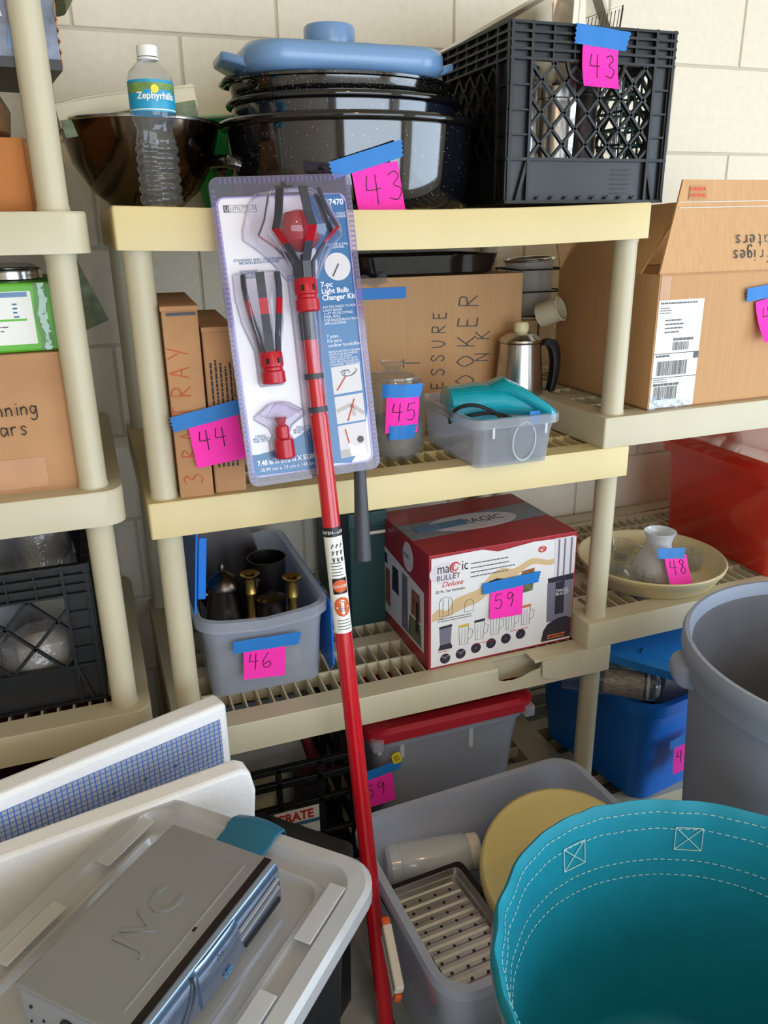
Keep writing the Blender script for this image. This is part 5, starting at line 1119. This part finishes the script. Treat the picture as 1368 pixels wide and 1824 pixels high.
text(jv, 'JVC', .010, (JX/2+.0118, -.004, .044), 'grey_ink', (PI/2, 0, PI/2)); text(jv, 'CD', .010, (JX/2+.0122, .0, .015), 'blue_ink', (PI/2, 0, PI/2), bold=.0005)

# ------------------------------------------------------------------ floor: open clear tote and what it holds
ct_ = thing('storage_tote', 'open clear tote on the floor with a yellow lid and broiler pan in it', 'tote', (.553, -.262, 0), math.radians(3))
bin_mesh(.43, .34, .482, .392, .30, .045, .003, .012, .02, 'tote_body', 'frosted_tote', ct_)
for k in range(6): MB().box(-.20+.075*k, .2062, .255, -.196+.075*k, .2085, .279).build('rim_rib', 'frosted_white', ct_)
for k in range(3): MB().box(.2512, -.1+.09*k, .255, .2535, -.096+.09*k, .279).build('rim_rib', 'frosted_white', ct_)
t = thing('broiler_pan', 'slotted steel broiler pan with rows of drain holes in the clear tote', 'pan', (.412, -.298, .202), (math.radians(-2), math.radians(1), math.radians(5)))
PW, PD = .150, .245
Q_ = lambda w, d, z, r=.012: ringz(rrect(w, d, r, 5, 1), z)
ob = MB().loft([Q_(PW,PD,-.03), Q_(PW+.012,PD+.012,.012), Q_(PW+.030,PD+.030,.014), Q_(PW+.030,PD+.030,.016), Q_(PW+.008,PD+.008,.015), Q_(PW-.006,PD-.006,-.028)]).build('outer_pan', 'dark_metal', t, smooth=.5)
ins = MB()
ins.loft([Q_(PW+.004,PD+.004,.018), Q_(PW-.004,PD-.004,.020), Q_(PW-.012,PD-.012,.010), Q_(PW-.020,PD-.020,.010), Q_(PW-.026,PD-.026,.002), Q_(PW-.030,PD-.030,.001)], False, False)
n = 10; ww = PW-.030; dd = PD-.030
rip = lambda v: .001+.0022*(.5+.5*math.tanh(6*math.sin(v*2*PI*9)))
ins.grid(lambda u, v: (-ww/2+ww*u, -dd/2+dd*v, rip(v)), 2, 90)
iz = ins.build('perforated_insert', 'steel_dull', t, smooth=.4)
hs = None
for j in range(9):
    for i in range(4):
        x = -ww/2+.014+i*.031+(.0 if j % 2 else -.006); y = -dd/2+.016+j*.0230
        if abs(x) > ww/2-.004: continue
        if hs is None: hs = MB().lathe([(.0003,0),(.0030,0),(.0030,.0006),(.0003,.0006)], 12).build('drain_hole', 'slot_black', iz, loc=(x, y, .0032))
        else: inst(hs, 'drain_hole', iz, (x, y, .0032))
MB().box(-PW/2+.045, -PD/2+.06, -.190, PW/2-.01, PD/2-.03, -.031).build('box_under_pan', 'can_dark', t)
t = thing('plastic_bottle', 'translucent plastic bottle with cream cap lying in the clear tote', 'bottle', (.440, -.112, .158), (0, 0, math.radians(-9)))
MB().lathe([(.001,-.085),(.030,-.085),(.037,-.078),(.038,-.06),(.036,-.058),(.038,-.052),(.038,.07),(.034,.080),(.03,.082),(.001,.082)], 40).build('bottle_body', 'frosted_white', t, smooth=.7, loc=(0, 0, .038), rot=(0, PI/2, 0))
MB().lathe([(.033,.080),(.035,.083),(.035,.100),(.032,.103),(.001,.103)], 40).build('cap', 'bone', t, smooth=True, loc=(0, 0, .038), rot=(0, PI/2, 0))
MB().box(-.07, -.045, -.15, .08, .028, -.0005).build('box_under_bottle', 'box_grey', t)
t = thing('bowl_lid', 'round pale yellow plastic lid propped in the clear tote', 'lid', (.628, -.288, .270), (math.radians(18), math.radians(-16), 0))
MB().lathe([(.001,.008),(.125,.008),(.136,.010),(.142,.012),(.147,.008),(.150,-.008),(.148,-.010),(.144,.0),(.001,.003)], 72).build('lid_disc', 'yellow_lid', t, smooth=.7)
t = thing('kitchen_crate_filler', 'grey box beneath the yellow lid in the clear tote', 'box', (.655, -.272, .005))
MB().box(-.075, -.10, 0, .075, .10, .19).build('box_body', 'box_grey', t, bevel=.006); MB().box(-.077, -.102, .165, .077, .102, .193).build('box_lid', 'box_grey', t, bevel=.004)
t = thing('hand_clamp', 'cream hand clamp with orange tips hooked on the tote rim', 'clamp', (.2745, -.34, .235), (math.radians(20), 0, math.radians(-8)))
MB().loft([[(x, y, z) for x, z in ((-.008,0),(.008,0),(.009,.02),(-.006,.02))] for y in (-.055, -.01, .03, .045)]).build('jaw', 'bone', t, bevel=.003, loc=(0, 0, .03)); MB().loft([[(x, y, z) for x, z in ((-.006,0),(.006,0),(.006,.012),(-.006,.012))] for y in (-.052, 0, .04)]).build('jaw', 'bone', t, bevel=.003, loc=(-.002, 0, .008))
MB().box(-.007, .042, .030, .008, .056, .052).build('tip', 'orange_tip', t, bevel=.004); MB().box(-.007, -.060, .008, .006, -.050, .028).build('tip', 'orange_tip', t, bevel=.004)
MB().tube([(0,-.02,.02),(0,-.02,.034)], .003, 8).build('pivot', 'orange_tip', t)

# ------------------------------------------------------------------ floor: trash can and lined hamper
cn = thing('trash_can', 'large round grey rubber trash can', 'trash can', (1.092, -.425, 0))
MB().lathe([(.21,0),(.222,.004),(.228,.02),(.262,.60),(.264,.62),(.276,.625),(.280,.655),(.283,.662),(.283,.682),(.279,.690),(.272,.690),(.268,.68),(.262,.655),(.222,.03),(.20,.02)], 80, cap0=True, cap1=True).build('can_wall', 'can_grey', cn, smooth=.8)
MB().lathe([(.2705,.684),(.2665,.672),(.2605,.653),(.2205,.032),(.12,.022),(.001,.022)], 80).build('inner_wall', 'can_inner', cn, smooth=.8)  # inner wall in a darker, mottled grey than the outer wall
bb_ = thing('cardboard_sheet', 'curved brown cardboard sheet standing inside the trash can', 'cardboard', (1.092, -.425, .0235))
MB().grid(lambda u, v: ((.225+.022*v)*math.cos(-.25+.95*u), (.225+.022*v)*math.sin(-.25+.95*u), .60*v+.012*math.sin(u*5)*v), 14, 4, (-.002, -.001, 0)).build('sheet', 'card_old', bb_, smooth=True)
MB().grid(lambda u, v: ((.2245+.0222*v)*math.cos(.05+.16*u), (.2245+.0222*v)*math.sin(.05+.16*u), .02+.55*v), 3, 4, (-.001, -.0005, 0)).build('tape_strip', 'packing_tape', bb_, smooth=True)
for s, a in ((1, 2.62), (1, 2.62-PI)):
    c_, s_2 = math.cos(a), math.sin(a)
    MB().loft([[(r*c_-w*s_2, r*s_2+w*c_, z) for w, z in ((-k,z0),(k,z0),(k,z1),(-k,z1))] for r, k, z0, z1 in ((.262,.036,.605,.652),(.285,.034,.608,.650),(.296,.028,.614,.645),(.300,.02,.62,.64))]).build('handle', 'can_grey', cn, bevel=.006, smooth=True)
hp = thing('laundry_hamper', 'round grey hamper with a turquoise fabric liner folded over its rim', 'hamper', (.555, -.742, 0))
MB().lathe([(.215,0),(.225,.004),(.2745,.540),(.2755,.544),(.2738,.544),(.2235,.01)], 80, cap0=True, cap1=True).build('outer_wall', 'hamper_grey', hp, smooth=.8)
def wr(a, z, r):      # wrinkles of the liner near the rim
    k = max(0, (z-.42)/.14)
    return r+.0011*k*math.sin(a*11+math.sin(a*5)*3)+.0008*k*math.sin(a*29+2*math.sin(a*4))+.0014*math.sin(a*5+z*9)
rings = []
for r, z in [(.001,.165),(.10,.163),(.20,.168),(.222,.18),(.226,.2),(.240,.32),(.252,.43),(.258,.475),(.262,.51),(.266,.54),(.270,.556),(.275,.563),(.279,.560),(.2805,.548)]:
    rings.append([(wr(2*PI*i/180, z, r)*math.cos(2*PI*i/180) if r > .05 else r*math.cos(2*PI*i/180), wr(2*PI*i/180, z, r)*math.sin(2*PI*i/180) if r > .05 else r*math.sin(2*PI*i/180), z+(.0012*math.sin(i*.53)*math.sin(i*.37) if z > .5 else 0)) for i in range(180)])
ln = MB().loft(rings, True, False).build('liner', 'teal', hp, smooth=1.2)
def stitch(z, r, nm='stitching'):
    src = None; N = 150
    mb = MB()
    for i in range(N):
        a = 2*PI*i/N; b2 = a+2*PI/N*.62
        P_ = lambda q: ((wr(q, z, r)-.0014)*math.cos(q), (wr(q, z, r)-.0014)*math.sin(q), z)
        mb.tube([P_(a), P_((a+b2)/2), P_(b2)], .0006, 4)
    o = mb.build(nm, 'stitch', ln); o['kind'] = 'stuff'
stitch(.548, .2675); stitch(.522, .2632); stitch(.470, .2572); stitch(.445, .2535)
for a in (1.75, 1.05):
    mb = MB(); zz = (.525, .488); da = .075
    P_ = lambda q, z: ((wr(q, z, .2595 if z < .5 else .2636)-.0016)*math.cos(q), (wr(q, z, .2595 if z < .5 else .2636)-.0016)*math.sin(q), z)
    c4 = [P_(a-da, zz[0]), P_(a+da, zz[0]), P_(a+da, zz[1]), P_(a-da, zz[1])]
    for i in range(4): mb.tube([c4[i], c4[(i+1) % 4]], .0007, 4)
    mb.tube([c4[0], c4[2]], .0007, 4); mb.tube([c4[1], c4[3]], .0007, 4)
    mb.build('strap_stitching', 'stitch', ln)
MB().tube([((.2790)*math.cos(q), .2790*math.sin(q), .538) for q in [2*PI*i/90 for i in range(90)]], .0022, 6, closed=True).build('liner_hem', 'hamper_grey', ln, smooth=True)

# ------------------------------------------------------------------ numbered notes
note('43', 'pink note 43 under blue tape on the black roaster', (.419, .0735, 1.461), math.radians(-3), math.radians(9), (.080, .082), (-.012, .010, .125, .026, math.radians(7)), nh=.044, npos=(-.022, -.058), nmat='pencil')
n3 = note('43', 'crumpled pink note under blue tape on the milk crate', (.836, .0765, 1.653), 0, math.radians(-2), (.072, .066), (.000, .012, .106, .030, math.radians(-2)), nh=.036, npos=(-.022, -.05), curl=.014)
note('44', 'pink note 44 taped across the two old flat boxes', (.114, .0025, 1.083), math.radians(-2), math.radians(7), (.080, .072), (-.008, .008, .112, .024, math.radians(4)), nh=.03, npos=(-.028, -.045))
note('45', 'pink note 45 on the glass jar between two strips of tape', (.466, .0665, 1.078), 0, math.radians(-3), (.064, .068), (-.002, .010, .076, .024, 0), nh=.032, npos=(-.022, -.044), curl=-.001, tape2=(0, -.066, .052, .026, .04), bend=.22)
note('46', 'pink note 46 on the frosted bin of tarnished silver', (.1835, .081, .620), 0, math.radians(-5), (.080, .062), (.004, .008, .128, .025, math.radians(3)), nh=.03, npos=(-.03, -.042), pitch=-.05)
note('59', 'pink note 59 on the blender carton', (.680, .0465, .673), math.radians(1.2), math.radians(-2), (.076, .066), (.008, .008, .132, .024, math.radians(4)), nh=.032, npos=(-.028, -.045))
note('48', 'pink note 48 hanging on the frosted carafe', (1.121, .0745, .660), math.radians(6), math.radians(-6), (.064, .066), (-.012, .006, .078, .024, -.06), nh=.032, npos=(-.022, -.042), pitch=-.45, curl=.006)
note('45', 'pink note under blue tape on the big open carton', (1.235, .022, 1.222), math.radians(1), math.radians(12), (.075, .080), (.01, .012, .14, .026, math.radians(-6)), nh=.034, npos=(-.024, -.05), curl=.022)
note('59', 'pink note 59 partly behind the red pole on the clear red lidded tote', (.386, .048, .288), 0, math.radians(3), (.080, .066), (.01, .010, .10, .022, math.radians(5)), nh=.03, npos=(-.022, -.045), pitch=-.06)
note('45', 'pink note on the open blue tote beside the trash can', (1.128, -.022, .225), math.radians(10), math.radians(-4), (.076, .07), (-.005, .010, .10, .024, .06), nh=.03, npos=(-.026, -.045), pitch=-.08)
